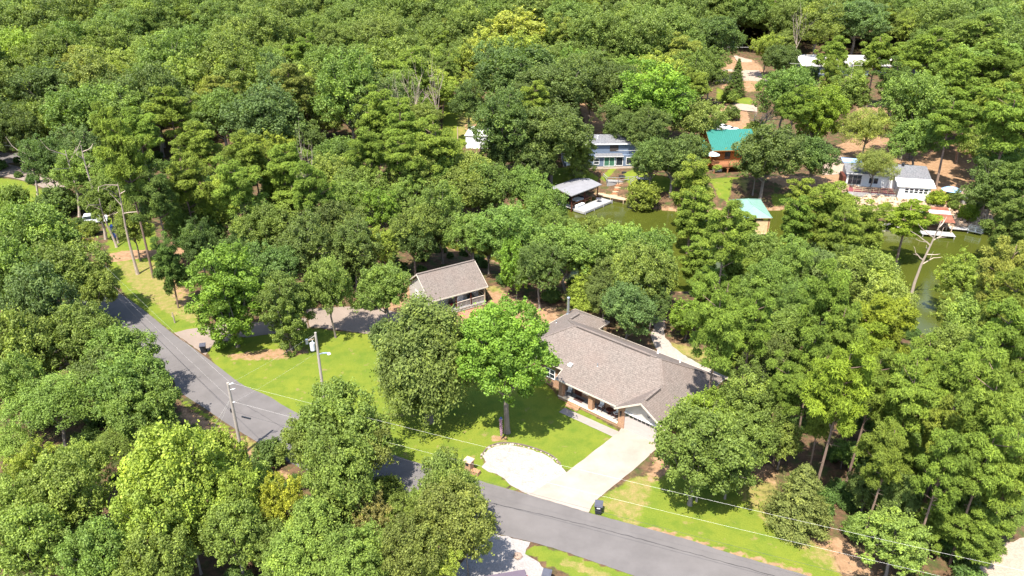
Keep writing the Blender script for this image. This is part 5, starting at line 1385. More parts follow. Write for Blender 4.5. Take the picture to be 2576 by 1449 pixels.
def on_cabin(x, y, z=0.0):
    a = rad(32.2); return (-10.67 + x * math.cos(a) - y * math.sin(a), 84.81 + x * math.sin(a) + y * math.cos(a), z)
def porch_chair(label, x, y, rz, seat, frame):
    t = thing('porch_chair', label, 'chair', on_cabin(x, y, 0.46), rad(32.2) + rz, 'chairs on the cabin porch')
    MB().box(-0.28, 0.28, -0.28, 0.25, 0.36, 0.44).build('seat', seat, t); MB().box(-0.28, 0.28, 0.25, 0.31, 0.44, 1.0).build('backrest', frame, t)
    for s in (-1, 1):
        MB().box(s * 0.30 - 0.03, s * 0.30 + 0.03, -0.28, 0.3, 0.6, 0.65).build('armrest', frame, t)
        for y_ in (-0.25, 0.27): MB().box(s * 0.27 - 0.025, s * 0.27 + 0.025, y_ - 0.025, y_ + 0.025, 0, 0.6).build('leg', frame, t)
porch_chair('white chair with red seat on the cabin porch', 4.75, 1.0, 0.1, M_RED, M_WHITE); porch_chair('dark chair with red seat at the left of the cabin porch', 3.6, 1.0, -0.3, M_RED, M_BLACK)
gr = thing('barbecue_grill', 'dark covered grill on the cabin porch under the window', 'grill', on_cabin(6.8, 1.25, 0.46), rad(32.2))
MB().box(-0.4, 0.4, -0.25, 0.25, 0.1, 0.75).build('cart', M_BLACK, gr); MB().lathe([(0.36, 0.75), (0.34, 0.95), (0.2, 1.05), (0.03, 1.07)], 10).build('lid', M_BLACK, gr)
for x in (-0.33, 0.33): MB().lathe([(0.09, 0), (0.09, 0.1)], 8, (x, 0)).build('wheel', M_RUBBER, gr)
# brick paving with kerb before the porch
pv = thing('brick_patio', 'red brick patio with curved pale edging before the cabin porch', 'patio', on_cabin(5.6, -1.35, 0), rad(32.2))
bmesh_b = MB().box(-0.19, 0.19, -0.09, 0.09, 0.0, 0.05).mesh('brick', plain('patio_brick', (0.36, 0.15, 0.10), 0.9, var=0.3, scale=2.0))
_k = random.Random(2)
for i in range(9):
    for j in range(11):
        o = bpy.data.objects.new('brick', bmesh_b); link(o, pv); o.location = (-1.7 + i * 0.4 + (0.2 if j % 2 else 0), -1.05 + j * 0.2, 0.006 + _k.uniform(0, 0.012)); o.rotation_euler = (0, 0, _k.uniform(-0.03, 0.03))
MB().tube([(-2.0, -1.35, 0.05), (-1.0, -1.42, 0.05), (0.6, -1.38, 0.05), (1.7, -1.2, 0.05), (2.15, -0.75, 0.05)], 0.09, 6).build('edging', M_CONC, pv)

# ------------------------------------------------------------------ trash bins
def bin_proto(name, label, loc, rz, body, group):
    t = thing(name, label, 'bin', loc, rz, group)
    b = MB(); v = b.v
    v += [(-0.25, -0.27, 0.06), (0.25, -0.27, 0.06), (0.25, 0.25, 0.06), (-0.25, 0.25, 0.06), (-0.33, -0.37, 0.98), (0.33, -0.37, 0.98), (0.33, 0.35, 1.06), (-0.33, 0.35, 1.06)]
    for q in ((0, 3, 2, 1), (4, 5, 6, 7), (0, 1, 5, 4), (1, 2, 6, 5), (2, 3, 7, 6), (3, 0, 4, 7)): b.f.append(q); b.m.append(0)
    b.box(-0.36, 0.36, -0.40, -0.36, 0.92, 0.97)
    b.build('body', body, t)
    l = MB(); l.slab([(-0.36, -0.42, 1.03), (0.36, -0.42, 1.03), (0.36, 0.36, 1.12), (-0.36, 0.36, 1.12)], 0.045); l.slab([(-0.26, -0.30, 1.075), (0.26, -0.30, 1.075), (0.26, 0.22, 1.135), (-0.26, 0.22, 1.135)], 0.05)
    l.build('lid', M_DGREY, t)
    MB().beam((-0.3, 0.42, 1.04), (0.3, 0.42, 1.04), 0.04, 0.04).build('handle', M_BLACK, t)
    for s in (-1, 1): MB().tube([(s * 0.24, 0.30, 0.13), (s * 0.31, 0.30, 0.13)], 0.13, 10).build('wheel', M_RUBBER, t)
    return t
b1 = bin_proto('trash_bin', 'black wheeled bin on the grass at the foot of the concrete driveway', (*at(1505, 1290)[:2], 0), rad(-12), M_BLACK, 'wheeled bins')
MB().box(-0.12, 0.16, -0.405, -0.40, 0.80, 0.90).build('sticker', M_CUSHION, b1)
bin_proto('trash_bin', 'black wheeled bin at the roadside end of the old concrete drive', (*at(513, 886)[:2], 0), rad(15), M_BLACK, 'wheeled bins')
bin_proto('trash_bin', 'black wheeled bin against the left wall of the small cabin', on_cabin(-0.35, 1.9), rad(32 + 80), M_BLACK, 'wheeled bins')
bin_proto('trash_bin', 'black wheeled bin cut off by the bottom edge beside the grass strip', (*at(1375, 1466)[:2], 0), rad(-15), M_BLACK, 'wheeled bins')

# ------------------------------------------------------------------ mailbox, flag, posts, stones
mbx = thing('brick_mailbox', 'brick mailbox pillar by the road beside the white gravel', 'mailbox', (*at(1180, 1185)[:2], 0), rad(-30))
MB().box(-0.35, 0.35, -0.32, 0.32, 0, 1.25).build('pillar', M_BRICK, mbx); MB().box(-0.42, 0.42, -0.40, 0.40, 1.25, 1.36).build('cap', plain('tan_cap', (0.46, 0.30, 0.22), 0.9), mbx)
MB().box(-0.16, 0.16, -0.34, -0.318, 0.85, 1.1).build('mailbox_door', M_BLACK, mbx); MB().box(0.3, 1.15, -0.25, 0.25, 0, 0.4).build('planter', M_BRICK, mbx)
fx, fy, _ = at(1260, 1106)
fp = thing('flag_pole', 'wooden post with a limp red and white striped flag on the lawn', 'flag', (fx, fy, 0))
MB().tube([(0, 0, -0.1), (0, 0, 1.2), (0, 0, 2.75)], [0.055, 0.05, 0.045], 7).build('post', wood_mat('orange_post', (0.42, 0.22, 0.12)), fp)
def flag_mat():
    t = NT('striped_flag')
    x, y, z = t.sep(t.coord('Object'))[:3]
    a = t.math('ADD', t.math('MULTIPLY', z, 4.2), t.math('MULTIPLY', x, 9.0))
    st = t.ramp(t.math('FRACT', a), [(0.0, (0.20, 0.015, 0.05)), (0.55, (0.40, 0.36, 0.40))], 'CONSTANT')
    col = t.mix(t.ramp(t.math('DIVIDE', z, 3.0), [(0.855, 0.0), (0.86, 1.0)], 'CONSTANT'), st, (0.04, 0.10, 0.25))
    t.bsdf(col, 0.85, 0.2); return t.m
fl = MB(); n = 14; rings = [(2.78, 0.03), (2.7, 0.09), (2.45, 0.16), (2.2, 0.12), (1.7, 0.115), (1.1, 0.11), (0.62, 0.10), (0.5, 0.075)]
for z, r in rings:
    for k in range(n):
        a = 2 * math.pi * k / n; rr = r * (1 + 0.35 * math.sin(3 * a + z * 2)); fl.v.append((0.03 + rr * math.cos(a), rr * 0.75 * math.sin(a) - 0.02, z))
for i in range(len(rings) - 1):
    for k in range(n): l = (k + 1) % n; fl.f.append((i * n + k, i * n + l, (i + 1) * n + l, (i + 1) * n + k)); fl.m.append(0)
fl.build('flag', flag_mat(), fp)
tag(MB().tube([(0, 0, -0.1), (0, 0, 0.7), (-0.05, 0, 1.5)], [0.11, 0.09, 0.06], 7).tube([(-0.02, 0, 0.8), (-0.3, 0.05, 1.0)], [0.05, 0.03], 5).build('stump', M_DEAD, None, (*at(440, 812)[:2], 0)), 'bleached wooden stump post on the grass by the old drive', 'stump')
# edging stones along the white gravel
edge = curve_pts(W([(1210, 1152), (1226, 1130), (1243, 1122), (1261, 1118), (1290, 1119), (1319, 1124), (1363, 1138), (1392, 1153), (1410, 1172)]), 8)
_s = random.Random(6)
st_meshes = []
for k in range(4):
    m = MB(); m.lathe([(0.15, 0), (0.2, 0.05), (0.18, 0.12), (0.08, 0.17)], 6)
    m.v = [(x * _s.uniform(0.75, 1.3), y * _s.uniform(0.75, 1.2), z * _s.uniform(0.8, 1.2)) for x, y, z in m.v]
    st_meshes.append(m.mesh('edging_stone', M_STONE_W if k % 2 else M_STONE))
for i, p in enumerate(edge[::2]):
    o = bpy.data.objects.new('edging_stone', st_meshes[_s.randrange(4)]); link(o)
    s = _s.uniform(0.3, 0.8); o.scale = (s, s, s * 0.9); o.location = (p[0] + _s.uniform(-.08, .08), p[1] + _s.uniform(-.08, .08), 0.0); o.rotation_euler = (0, 0, _s.uniform(0, 6))
    tag(o, 'tan stone in the edging around the white gravel', 'stone', 'edging stones of the white gravel')
er = MB()
for a, b in zip(edge[:-1], edge[1:]): er.beam((a[0] * 1.0, a[1] + 0.18, 0.05), (b[0], b[1] + 0.18, 0.05), 0.12, 0.12)
tag(er.build('timber_edging', wood_mat('dark_edging', (0.13, 0.10, 0.085)), None), 'dark curved timber edging behind the white gravel stones', 'edging')
bo = MB().lathe([(0.25, 0), (0.38, 0.08), (0.34, 0.22), (0.15, 0.3)], 8); bo.v = [(x * _s.uniform(.8, 1.2), y * _s.uniform(.8, 1.2), z) for x, y, z in bo.v]
tag(bo.build('rock', M_STONE, None, (*at(1553 * 2576 / 3072, 1671 * 2576 / 3072)[:2], 0)), 'tan rock lying on the grey gravel lot', 'rock')

# ------------------------------------------------------------------ utility poles and wires
def pole(label, x, y, h, extras):
    t = thing('utility_pole', label, 'utility pole', (x, y, hz(x, y)), 0, 'utility poles')
    MB().tube([(0, 0, -0.4), (0, 0, h * 0.5), (0, 0, h)], [0.17, 0.15, 0.115], 9).build('pole', M_POLE, t)
    return t
P1 = (-26.3, 57.3); P1H = 8.3
p1 = pole('grey wooden utility pole at the roadside with wires and a guy line', *P1, P1H, None)
MB().tube([(0.05, 0, 8.1), (0.3, -0.1, 8.25), (0.55, -0.15, 8.35)], [0.04, 0.05, 0.07], 6).build('insulator', M_WHITE, p1)
MB().tube([(0.05, 0, 7.5), (0.6, -0.05, 7.7)], [0.03, 0.035], 6).build('insulator', M_WHITE, p1)
MB().tube([(0.05, 0, 6.1), (0.3, -0.05, 6.2)], [0.04, 0.06], 6).build('insulator', M_WHITE, p1)
MB().box(-0.26, -0.14, -0.08, 0.08, 5.0, 5.4).build('splice_box', M_BLACK, p1)
for e in ((-3.4, 0.6), (-4.4, 2.2)): MB().tube([(0, 0, 6.6), (e[0], -e[1], 0)], 0.007, 4).build('guy_wire', M_WIRE, p1)
P2 = (-20.3, 66.2); P2H = 8.6
p2 = pole('leaning grey utility pole with transformer standing on the lawn', *P2, P2H, None)
MB().lathe([(0.20, 6.5), (0.26, 6.55), (0.26, 7.35), (0.22, 7.42), (0.08, 7.45)], 12, (-0.46, -0.05)).build('transformer', plain('pale_grey_paint', (0.52, 0.53, 0.55), 0.4), p2)
MB().tube([(-0.4, -0.05, 7.42), (-0.4, -0.05, 7.75)], 0.045, 6).build('bushing', M_WHITE, p2)
MB().beam((0, 0, 8.3), (-0.95, -0.1, 7.65), 0.06, 0.06).build('bracket', M_POLE, p2); MB().beam((-0.2, -0.05, 7.85), (-0.9, -0.1, 7.7), 0.05, 0.05).build('bracket', M_TANWOOD, p2)
MB().box(-1.08, -0.84, -0.2, 0.0, 7.3, 7.85).build('fuse_cutout', M_METAL, p2)
lampo = MB().tube([(0.08, 0, 6.0), (0.5, -0.03, 6.15), (1.05, -0.05, 6.18)], [0.07, 0.08, 0.09], 8).build('lamp_arm', M_METAL, p2)
MB().lathe([(0.13, 0), (0.2, 0.08), (0.12, 0.22), (0.05, 0.25)], 10).build('lamp_head', M_WHITE, lampo, (1.15, -0.05, 5.98))
p3x, p3y = ray(2640, 1420, 8.5)
def wire(name, a, b, sag, r, mat, label):
    a, b = Vector(a), Vector(b); pts = []
    for i in range(25):
        f = i / 24; p = a.lerp(b, f); p.z -= sag * 4 * f * (1 - f); pts.append(p)
    return tag(MB().tube(pts, r, 4, 0, False).build(name, mat), label, 'wire')
P3 = (38.5, 33.0)
pole('grey utility pole standing out of sight beyond the lower right corner', P3[0] + 8, P3[1] - 2.6, 9.2, None) if False else None
e3 = lambda z: (46.5, 30.4, z)
wire('power_line', (P1[0] + 0.55, P1[1] - 0.15, 8.35), e3(8.6), 0.6, 0.006, M_WIRE, 'upper pale power line crossing the lawn and driveway to the lower right')
wire('power_line', (P1[0] + 0.3, P1[1] - 0.05, 6.2), e3(6.6), 0.6, 0.006, M_WIRE, 'middle pale power line crossing the lawn and driveway to the lower right')
wire('telephone_cable', (P1[0], P1[1], 5.1), e3(4.6), 0.7, 0.012, M_CABLE, 'black cable with a splice sagging low across the road')
tag(MB().box(-0.55, 0.45, -0.05, 0.05, -0.06, 0.06).build('splice_case', M_BLACK, None, (P1[0] + 1.35, P1[1] - 0.5, 4.72), rad(-20)), 'black splice case hanging on the cable beside the roadside pole', 'splice case')
for z0, z1, nm in ((8.35, 8.4, 'upper'), (6.2, 6.3, 'lower')):
    wire('power_line', (P1[0] + 0.2, P1[1], z0), (-62, 96, z1), 0.5, 0.004, M_WIRE, nm + ' pale wire running up the road from the roadside pole')
wire('telephone_cable', (P1[0] - 0.1, P1[1], 5.1), (-62, 96, 5.2), 0.7, 0.014, M_CABLE, 'thin dark cable running up the road from the roadside pole')
for z0, z1, nm in ((8.3, 8.3, 'upper'), (6.2, 6.1, 'lower')):
    wire('power_line', (P1[0] + 0.3, P1[1], z0), (P2[0] - 0.3, P2[1], z1), 0.15, 0.004, M_WIRE, nm + ' thin wire from the roadside pole to the transformer pole')

# ------------------------------------------------------------------ vehicles
def car(name, label, loc, rz, paint, pickup=False):
    t = thing(name, label, 'car', loc, rz)
    body = MB()
    prof = [(-2.3, 0.45), (-2.32, 0.85), (-2.1, 1.0), (-1.0, 1.06), (1.1, 1.08), (2.2, 1.02), (2.32, 0.8), (2.3, 0.45)]
    for s in (-1, 1): body.poly([(x, s * 0.9, z) for x, z in (prof if s < 0 else prof[::-1])])
    for a, b in zip(prof, prof[1:] + prof[:1]): body.poly([(a[0], -0.9, a[1]), (a[0], 0.9, a[1]), (b[0], 0.9, b[1]), (b[0], -0.9, b[1])])
    body.build('body', paint, t)
    x0, x1 = (-0.3, 1.2) if pickup else (-1.0, 2.05)
    cab = MB()
    lo = [(x0 - 0.55, -0.84), (x1 + 0.15, -0.84), (x1 + 0.15, 0.84), (x0 - 0.55, 0.84)]; hi = [(x0, -0.70), (x1, -0.70), (x1, 0.70), (x0, 0.70)]
    b = len(cab.v); cab.v += [(x, y, 1.06) for x, y in lo] + [(x, y, 1.62) for x, y in hi]
    for k in range(4): l = (k + 1) % 4; cab.f.append((b + k, b + l, b + 4 + l, b + 4 + k)); cab.m.append(0)
    cab.f.append((b + 4, b + 5, b + 6, b + 7)); cab.m.append(0)
    cab.build('windows', M_GLASS, t)
    rf = MB().slab([(x0 - 0.03, -0.73, 1.68), (x1 + 0.03, -0.73, 1.68), (x1 + 0.03, 0.73, 1.68), (x0 - 0.03, 0.73, 1.68)], 0.06)
    for k in range(4): rf.beam((*lo[k], 1.06), (*hi[k], 1.64), 0.07, 0.07)
    rf.build('roof', paint, t)
    if pickup: MB().box(-2.1 + 3.45, 2.2, -0.75, 0.75, 1.05, 1.11).build('bed', M_BLACK, t)
    for x in (-1.45, 1.45):
        for s in (-1, 1):
            w = MB().tube([(x, s * 0.72, 0.35), (x, s * 0.93, 0.35)], 0.35, 14).build('wheel', M_RUBBER, t)
            MB().tube([(x, s * 0.925, 0.35), (x, s * 0.94, 0.35)], 0.2, 10).build('rim', M_METAL, w)
    for s in (-1, 1):
        MB().box(-2.345, -2.30, s * 0.65 - 0.16, s * 0.65 + 0.16, 0.72, 0.86).build('headlight', M_CUSHION, t); MB().box(2.29, 2.345, s * 0.7 - 0.12, s * 0.7 + 0.12, 0.72, 0.92).build('tail_light', M_RED, t)
    MB().box(-2.36, -2.30, -0.5, 0.5, 0.5, 0.66).build('grille', M_BLACK, t)
    return t
x, y, z = at(236, 562); car('pickup_truck', 'white pickup truck half hidden by trees at left', (x, y, z), rad(200), M_CAR_W, True)['category'] = 'truck'
x, y, z = at(1258, 1502); car('parked_car', 'dark plum car on the grey gravel cut off by the bottom edge', (x, y, z), rad(12), M_CAR_D)
pt = thing('portable_toilet', 'blue plastic cabin among trees at left', 'cabin', at(294, 596), rad(20))
MB().box(-0.55, 0.55, -0.55, 0.55, 0, 2.0).build('body', M_BLUE, pt); MB().prism([(-0.6, -0.6), (0.6, -0.6), (0.6, 0.6), (-0.6, 0.6)], 2.0, 2.12).build('roof', M_BLUE, pt); MB().box(-0.35, 0.35, -0.58, -0.551, 0.1, 1.9).build('door', M_NAVY, pt)

# ------------------------------------------------------------------ far bank: blue house
bz = hz(20, 150)
blue = thing('blue_house', 'blue two storey house across the cove with grey roof and patio doors', 'house', (11.0, 148.6, bz), rad(3))
r = MB()
r.slab([(4.2, 0.6, 5.15), (17.5, 0.6, 5.15), (17.5, 4.0, 6.3), (4.2, 4.0, 6.3)], 0.15, 0, 1); r.slab([(4.2, 7.4, 5.15), (17.5, 7.4, 5.15), (17.5, 4.0, 6.3), (4.2, 4.0, 6.3)], 0.15, 0, 1)
ro = r.build('roof', [M_SHINGLE_G, M_WHITE], blue)
fascia(ro, (4.2, 0.58, 5.15), (17.5, 0.58, 5.15), 0.2, M_WHITE)
MB().lathe([(0.15, 0), (0.15, 0.5), (0.2, 0.52), (0.2, 0.6)], 8).build('vent_pipe', M_WHITE, ro, (7.0, 2.6, 5.8))
r2 = MB(); r2.slab([(-0.4, 1.0, 3.3), (4.3, 1.0, 3.3), (4.3, 6.0, 4.1), (-0.4, 6.0, 4.1)], 0.15, 0, 1); r2.slab([(6.2, -0.25, 2.72), (12.2, -0.25, 2.72), (12.0, 1.0, 3.05), (6.4, 1.0, 3.05)], 0.1, 0, 1)
r2.build('lower_roof', [M_SHINGLE_G, M_WHITE], blue)
w = MB(); w.box(4.6, 17.2, 1.0, 7.1, 2.8, 5.2).box(4.6, 17.2, 0.2, 7.0, 0.5, 2.8).box(0, 4.6, 1.5, 6.5, 0.3, 3.4)
w.build('wall', M_SIDING_B, blue)
MB().box(4.62, 17.18, 0.22, 6.9, -1.2, 0.5).box(0.02, 4.6, 1.52, 6.4, -1.0, 0.3).build('foundation', plain('tan_block', (0.40, 0.32, 0.25), 0.9), blue)
MB().box(9.4, 11.2, 0.95, 0.99, 3.5, 5.0).build('upper_window', M_GAP, blue)
window(blue, '-y', 1.6, 1.5, 1.1, 1.0, 1.7, 1, 2); window(blue, '-y', 6.6, 0.2, 0.9, 1.2, 1.3, 1, 2)
window(blue, '-y', 9.3, 0.2, 0.5, 2.3, 2.0, 2, 1, M_WHITE, M_GREEN_GLASS); window(blue, '-y', 11.4, 0.2, 0.6, 1.5, 1.9, 1, 1); window(blue, '-y', 13.6, 0.2, 0.8, 1.6, 1.6, 1, 1); window(blue, '-y', 15.8, 0.2, 0.8, 1.2, 1.6, 1, 1)
pdk = thing('patio_deck', 'grey deck with pale railings before the blue house', 'deck', (19.2, 144.2, hz(22, 145) - 0.2), rad(3))
planks(pdk, 0.2, 6.6, 0.0, 3.6, 0.3, 14, M_GREYWOOD, 'x')
MB().box(0.2, 6.6, 0.05, 3.5, -1.2, 0.24).build('deck_base', M_GREYWOOD, pdk)
rail(pdk, (0.2, 0.0, 0), (2.4, -0.4, 0), 0.3, 1.0, 2, M_GREYWOOD); rail(pdk, (2.4, -0.4, 0), (6.6, 0.4, 0), 0.3, 1.0, 3, M_GREYWOOD); rail(pdk, (0.2, 0.0, 0), (-0.2, 2.6, 0), 0.3, 1.0, 2, M_GREYWOOD)
ldg = thing('landing', 'lower grey wooden landing with railings at the right of the deck', 'deck', (25.4, 142.9, hz(26.5, 143.5) - 0.1), rad(3))
planks(ldg, 0, 2.6, 0, 1.8, 0.25, 7, M_GREYWOOD, 'x'); rail(ldg, (0, 0, 0), (2.6, 0, 0), 0.25, 0.95, 3, M_GREYWOOD); rail(ldg, (-1.5, -0.2, -0.9), (0, 0, 0), 0.25, 0.95, 2, M_GREYWOOD); rail(ldg, (2.6, 0, 0), (2.6, 1.8, 0), 0.25, 0.95, 2, M_GREYWOOD)
tag(MB().lathe([(0.05, 0), (0.05, 1.2), (0.45, 1.25), (0.45, 1.32), (0.05, 1.4)], 12).build('patio_heater', M_WHITE, None, (28.0, 144.6, hz(28, 144.6))), 'pale round-topped stand at the right end of the landing', 'stand')
tbl = thing('patio_table', 'dark round patio table on the deck of the blue house', 'table', (22.6, 146.0, hz(22, 145) + 0.11))
MB().lathe([(0.7, 0.68), (0.72, 0.72), (0.05, 0.74)], 14).build('table_top', M_BLACK, tbl); MB().lathe([(0.35, 0), (0.06, 0.08), (0.06, 0.68)], 8).build('leg', M_BLACK, tbl)
gl = thing('grill', 'black barbecue grill by the patio doors of the blue house', 'grill', (23.2, 147.3, hz(22, 145) + 0.11)); MB().box(-0.6, 0.6, -0.3, 0.3, 0.1, 0.9).build('cart', M_BLACK, gl); MB().box(-0.45, 0.45, -0.28, 0.28, 0.9, 1.2).build('lid', M_BLACK, gl)
stp = MB()
stairs = thing('garden_steps', 'timber garden steps climbing the bank from the dock to the deck', 'steps', (20.9, 141.2, 0), 0)
for i in range(7):
    f = i / 6; x = -0.4 + f * 1.6; y = f * 3.2
    MB().box(x - 0.7, x + 0.7, y - 0.26, y + 0.26, -0.35, 0.0).build('step', M_BROWNWOOD if i % 2 else M_TANWOOD, stairs, (0, 0, hz(20.9 + x, 141.2 + y) + 0.12))
wlk = thing('dock_walk', 'weathered boardwalk along the bank beside the grey dock', 'walkway', (17.4, 141.0, 0), math.atan2(-3.4, 5.2))
planks(wlk, -0.3, 6.0, -0.8, 0.7, -1.75, 16, M_TANWOOD, 'x')
for x in (0.0, 3.0, 5.8):
    MB().box(x - 0.08, x + 0.08, -0.75, -0.6, -3.2, -1.81).build('post', M_TANWOOD, wlk)

def on(root_loc, a, x, y, z=0.0):
    return (root_loc[0] + x * math.cos(a) - y * math.sin(a), root_loc[1] + x * math.sin(a) + y * math.cos(a), z)
# grey-roofed dock: x runs along the outer edge
DA = math.atan2(6.5, 6.0)
D0 = (13.6, 131.0)
dock = thing('boat_dock', 'boat dock with flat grey roof and bleached plank deck', 'dock', (*D0, WATER), DA)
planks(dock, 0, 8.9, 0.0, 2.5, 0.55, 22, M_WHITEDECK, 'x', 0.035)
MB().box(-0.05, 8.95, -0.08, 0.02, 0.15, 0.5).box(-0.08, 0.0, 0.02, 2.5, 0.15, 0.5).box(8.9, 8.98, 0.02, 2.5, 0.15, 0.5).build('skirt_board', M_WHITEDECK, dock)
planks(dock, 0, 1.6, 2.6, 7.6, 0.5, 12, M_GREYWOOD, 'y', 0.03)
MB().box(0, 8.6, 7.4, 8.0, 0.42, 0.52).build('walkway', M_GREYWOOD, dock)
rr = MB(); ZR = 3.55
rr.slab([(-1.2, 2.2, ZR), (8.3, 2.2, ZR), (8.3, 5.3, ZR + 0.55), (-1.2, 5.3, ZR + 0.55)], 0.14, 0, 1); rr.slab([(-1.2, 8.4, ZR), (8.3, 8.4, ZR), (8.3, 5.3, ZR + 0.55), (-1.2, 5.3, ZR + 0.55)], 0.14, 0, 1)
dro = rr.build('roof', [M_DOCKROOF, M_GREYWOOD], dock)
fascia(dro, (-1.2, 2.18, ZR), (8.3, 2.18, ZR), 0.16, M_GREYWOOD)
for x in (-0.4, 3.6, 7.8):
    for y in (2.75, 7.8): MB().box(x - 0.08, x + 0.08, y - 0.08, y + 0.08, -1.0, ZR + 0.02).build('post', M_DKWOOD if y < 3 else M_GREYWOOD, dock)
for x in (0.2, 3.0, 6.0, 8.8): MB().tube([(x, -0.18, -1.0), (x, -0.18, 0.75)], 0.08, 7).build('piling', M_WHITEDECK, dock)
rail(dock, (-0.2, 2.75, 0), (5.8, 2.75, 0), 0.55, 0.95, 4, M_BROWNWOOD)
boat = thing('motor_boat', 'red and white motor boat moored under the grey dock roof', 'boat', on((*D0,), DA, 5.0, 5.0, WATER), DA)
bm = MB(); hs = [(-2.6, 1.0), (0.5, 1.05), (1.9, 0.75), (2.9, 0.05)]
for s in (-1, 1):
    for (xa, wa), (xb, wb) in zip(hs[:-1], hs[1:]): bm.poly([(xa, s * wa * 0.6, -0.15), (xb, s * wb * 0.6, -0.1), (xb, s * wb, 0.75), (xa, s * wa, 0.7)])
for (xa, wa), (xb, wb) in zip(hs[:-1], hs[1:]): bm.poly([(xa, -wa, 0.7), (xa, wa, 0.7), (xb, wb, 0.74), (xb, -wb, 0.74)])
bm.poly([(-2.6, -0.6, -0.15), (-2.6, 0.6, -0.15), (-2.6, 1.0, 0.7), (-2.6, -1.0, 0.7)])
bm.build('hull', M_RUST, boat); MB().box(-1.8, 0.4, -0.7, 0.7, 0.74, 0.95).build('seat', M_CUSHION, boat); MB().slab([(0.7, -0.75, 0.78), (0.7, 0.75, 0.78), (0.35, 0.7, 1.3), (0.35, -0.7, 1.3)], 0.04).build('windscreen', M_GLASS, boat); MB().box(-3.0, -2.62, -0.2, 0.2, 0.0, 1.1).build('outboard', M_BLACK, boat)
x, y, _z = on((*D0,), DA, 6.6, 1.5)
dt = thing('dock_table', 'small dark table with chairs on the bleached dock deck', 'table', (x, y, WATER + 0.56)); MB().lathe([(0.55, 0.6), (0.55, 0.66)], 12).build('table_top', M_DGREY, dt); MB().lathe([(0.25, 0), (0.05, 0.05), (0.05, 0.6)], 8).build('leg', M_DGREY, dt)
x, y, _z = on((*D0,), DA, 1.3, 2.1)
bx = thing('dock_box', 'white storage box on the dock deck by the railing', 'box', (x, y, WATER + 0.56), DA); MB().box(-1.0, 1.2, -0.3, 0.3, 0, 0.6).build('body', M_WHITE, bx); MB().box(-1.04, 1.24, -0.34, 0.34, 0.6, 0.68).build('lid', M_CUSHION, bx)

# ------------------------------------------------------------------ log house with green metal roof
LZ = hz(46, 150)
log = thing('log_house', 'log house with bright green metal roof and tall wooden deck', 'house', (41.5, 147.2, LZ), rad(4))
rf = MB()
rf.slab([(-0.3, 1.0, 4.1), (9.6, 1.0, 4.1), (9.6, 6.6, 7.1), (-0.3, 6.6, 7.1)], 0.14, 0, 1); rf.slab([(-0.3, 12.2, 4.1), (9.6, 12.2, 4.1), (9.6, 6.6, 7.1), (-0.3, 6.6, 7.1)], 0.14, 0, 1); rf.slab([(-4.2, 2.0, 3.2), (-0.4, 2.0, 3.2), (-0.4, 6.0, 5.0), (-4.2, 6.0, 5.0)], 0.14, 0, 1)
lr = rf.build('roof', [M_TEAL, M_LOG], log)
for i in range(22): MB().beam((-0.2 + i * 0.46, 1.0, 4.125), (-0.2 + i * 0.46, 6.6, 7.125), 0.05, 0.04).build('roof_rib', M_TEAL, lr)
lw = MB(); lw.box(0.4, 9.0, 2.2, 11.4, -1.0, 4.6).box(-3.8, 0.4, 3.0, 9.0, -1.0, 3.3); lw.poly([(0.39, 2.2, 4.6), (0.39, 11.4, 4.6), (0.39, 6.7, 6.8)]); lw.poly([(9.01, 2.2, 4.6), (9.01, 11.4, 4.6), (9.01, 6.7, 6.8)])
lw.build('wall', M_LOG, log)
lg = MB().tube([(-4.35, 0, 0), (4.35, 0, 0)], 0.17, 8).mesh('log', M_LOG)
lg2 = MB().tube([(-2.15, 0, 0), (2.15, 0, 0)], 0.17, 8).mesh('log', M_LOG)
for i in range(9):
    o = bpy.data.objects.new('log', lg); link(o, log); o.location = (4.7, 2.14, 1.75 + i * 0.31); o.rotation_euler = (0.1 * i, 0, 0)
for i in range(5):
    o = bpy.data.objects.new('log', lg2); link(o, log); o.location = (-1.7, 2.94, 1.75 + i * 0.31)
window(log, '-y', 3.4, 1.95, 1.9, 1.4, 1.9, 1, 1, M_LOG); window(log, '-y', 6.4, 1.95, 2.1, 1.3, 1.3, 2, 1, M_LOG)
ldk = thing('tall_deck', 'tall brown wooden deck on braced posts before the log house', 'deck', (41.2, 145.6, LZ), rad(8))
planks(ldk, 0, 9.0, 0, 3.0, 1.65, 9, M_BROWNWOOD, 'y'); MB().box(0, 9.0, -0.06, -0.01, 1.35, 1.66).build('rim_board', M_BROWNWOOD, ldk)
rail(ldk, (0, 0, 0), (9.0, 0, 0), 1.65, 1.0, 4, M_BROWNWOOD, 'railing', 1, 44); rail(ldk, (0, 0, 0), (0, 3.0, 0), 1.65, 1.0, 2, M_BROWNWOOD, 'railing', 1, 14)
for i in range(4):
    x = 0.15 + i * 2.9
    MB().box(x - 0.11, x + 0.11, 0.0, 0.22, -0.6, 1.6).build('post', M_BROWNWOOD, ldk)
    for s in (-1, 1):
        if 0 <= x + s * 0.9 <= 9: MB().beam((x, 0.1, 0.75), (x + s * 0.85, 0.1, 1.55), 0.1, 0.1).build('brace', M_BROWNWOOD, ldk)
um = thing('patio_umbrella', 'pale teal patio umbrella on the deck of the log house', 'umbrella', on((41.2, 145.6), rad(8), 0.2, 1.9, LZ + 1.65))
MB().tube([(0, 0, 0), (0, 0, 2.3)], 0.03, 6).build('pole', M_TANWOOD, um); MB().lathe([(1.5, 1.85), (0.8, 2.2), (0.03, 2.45)], 8).build('canopy', M_TEALCLOTH, um)
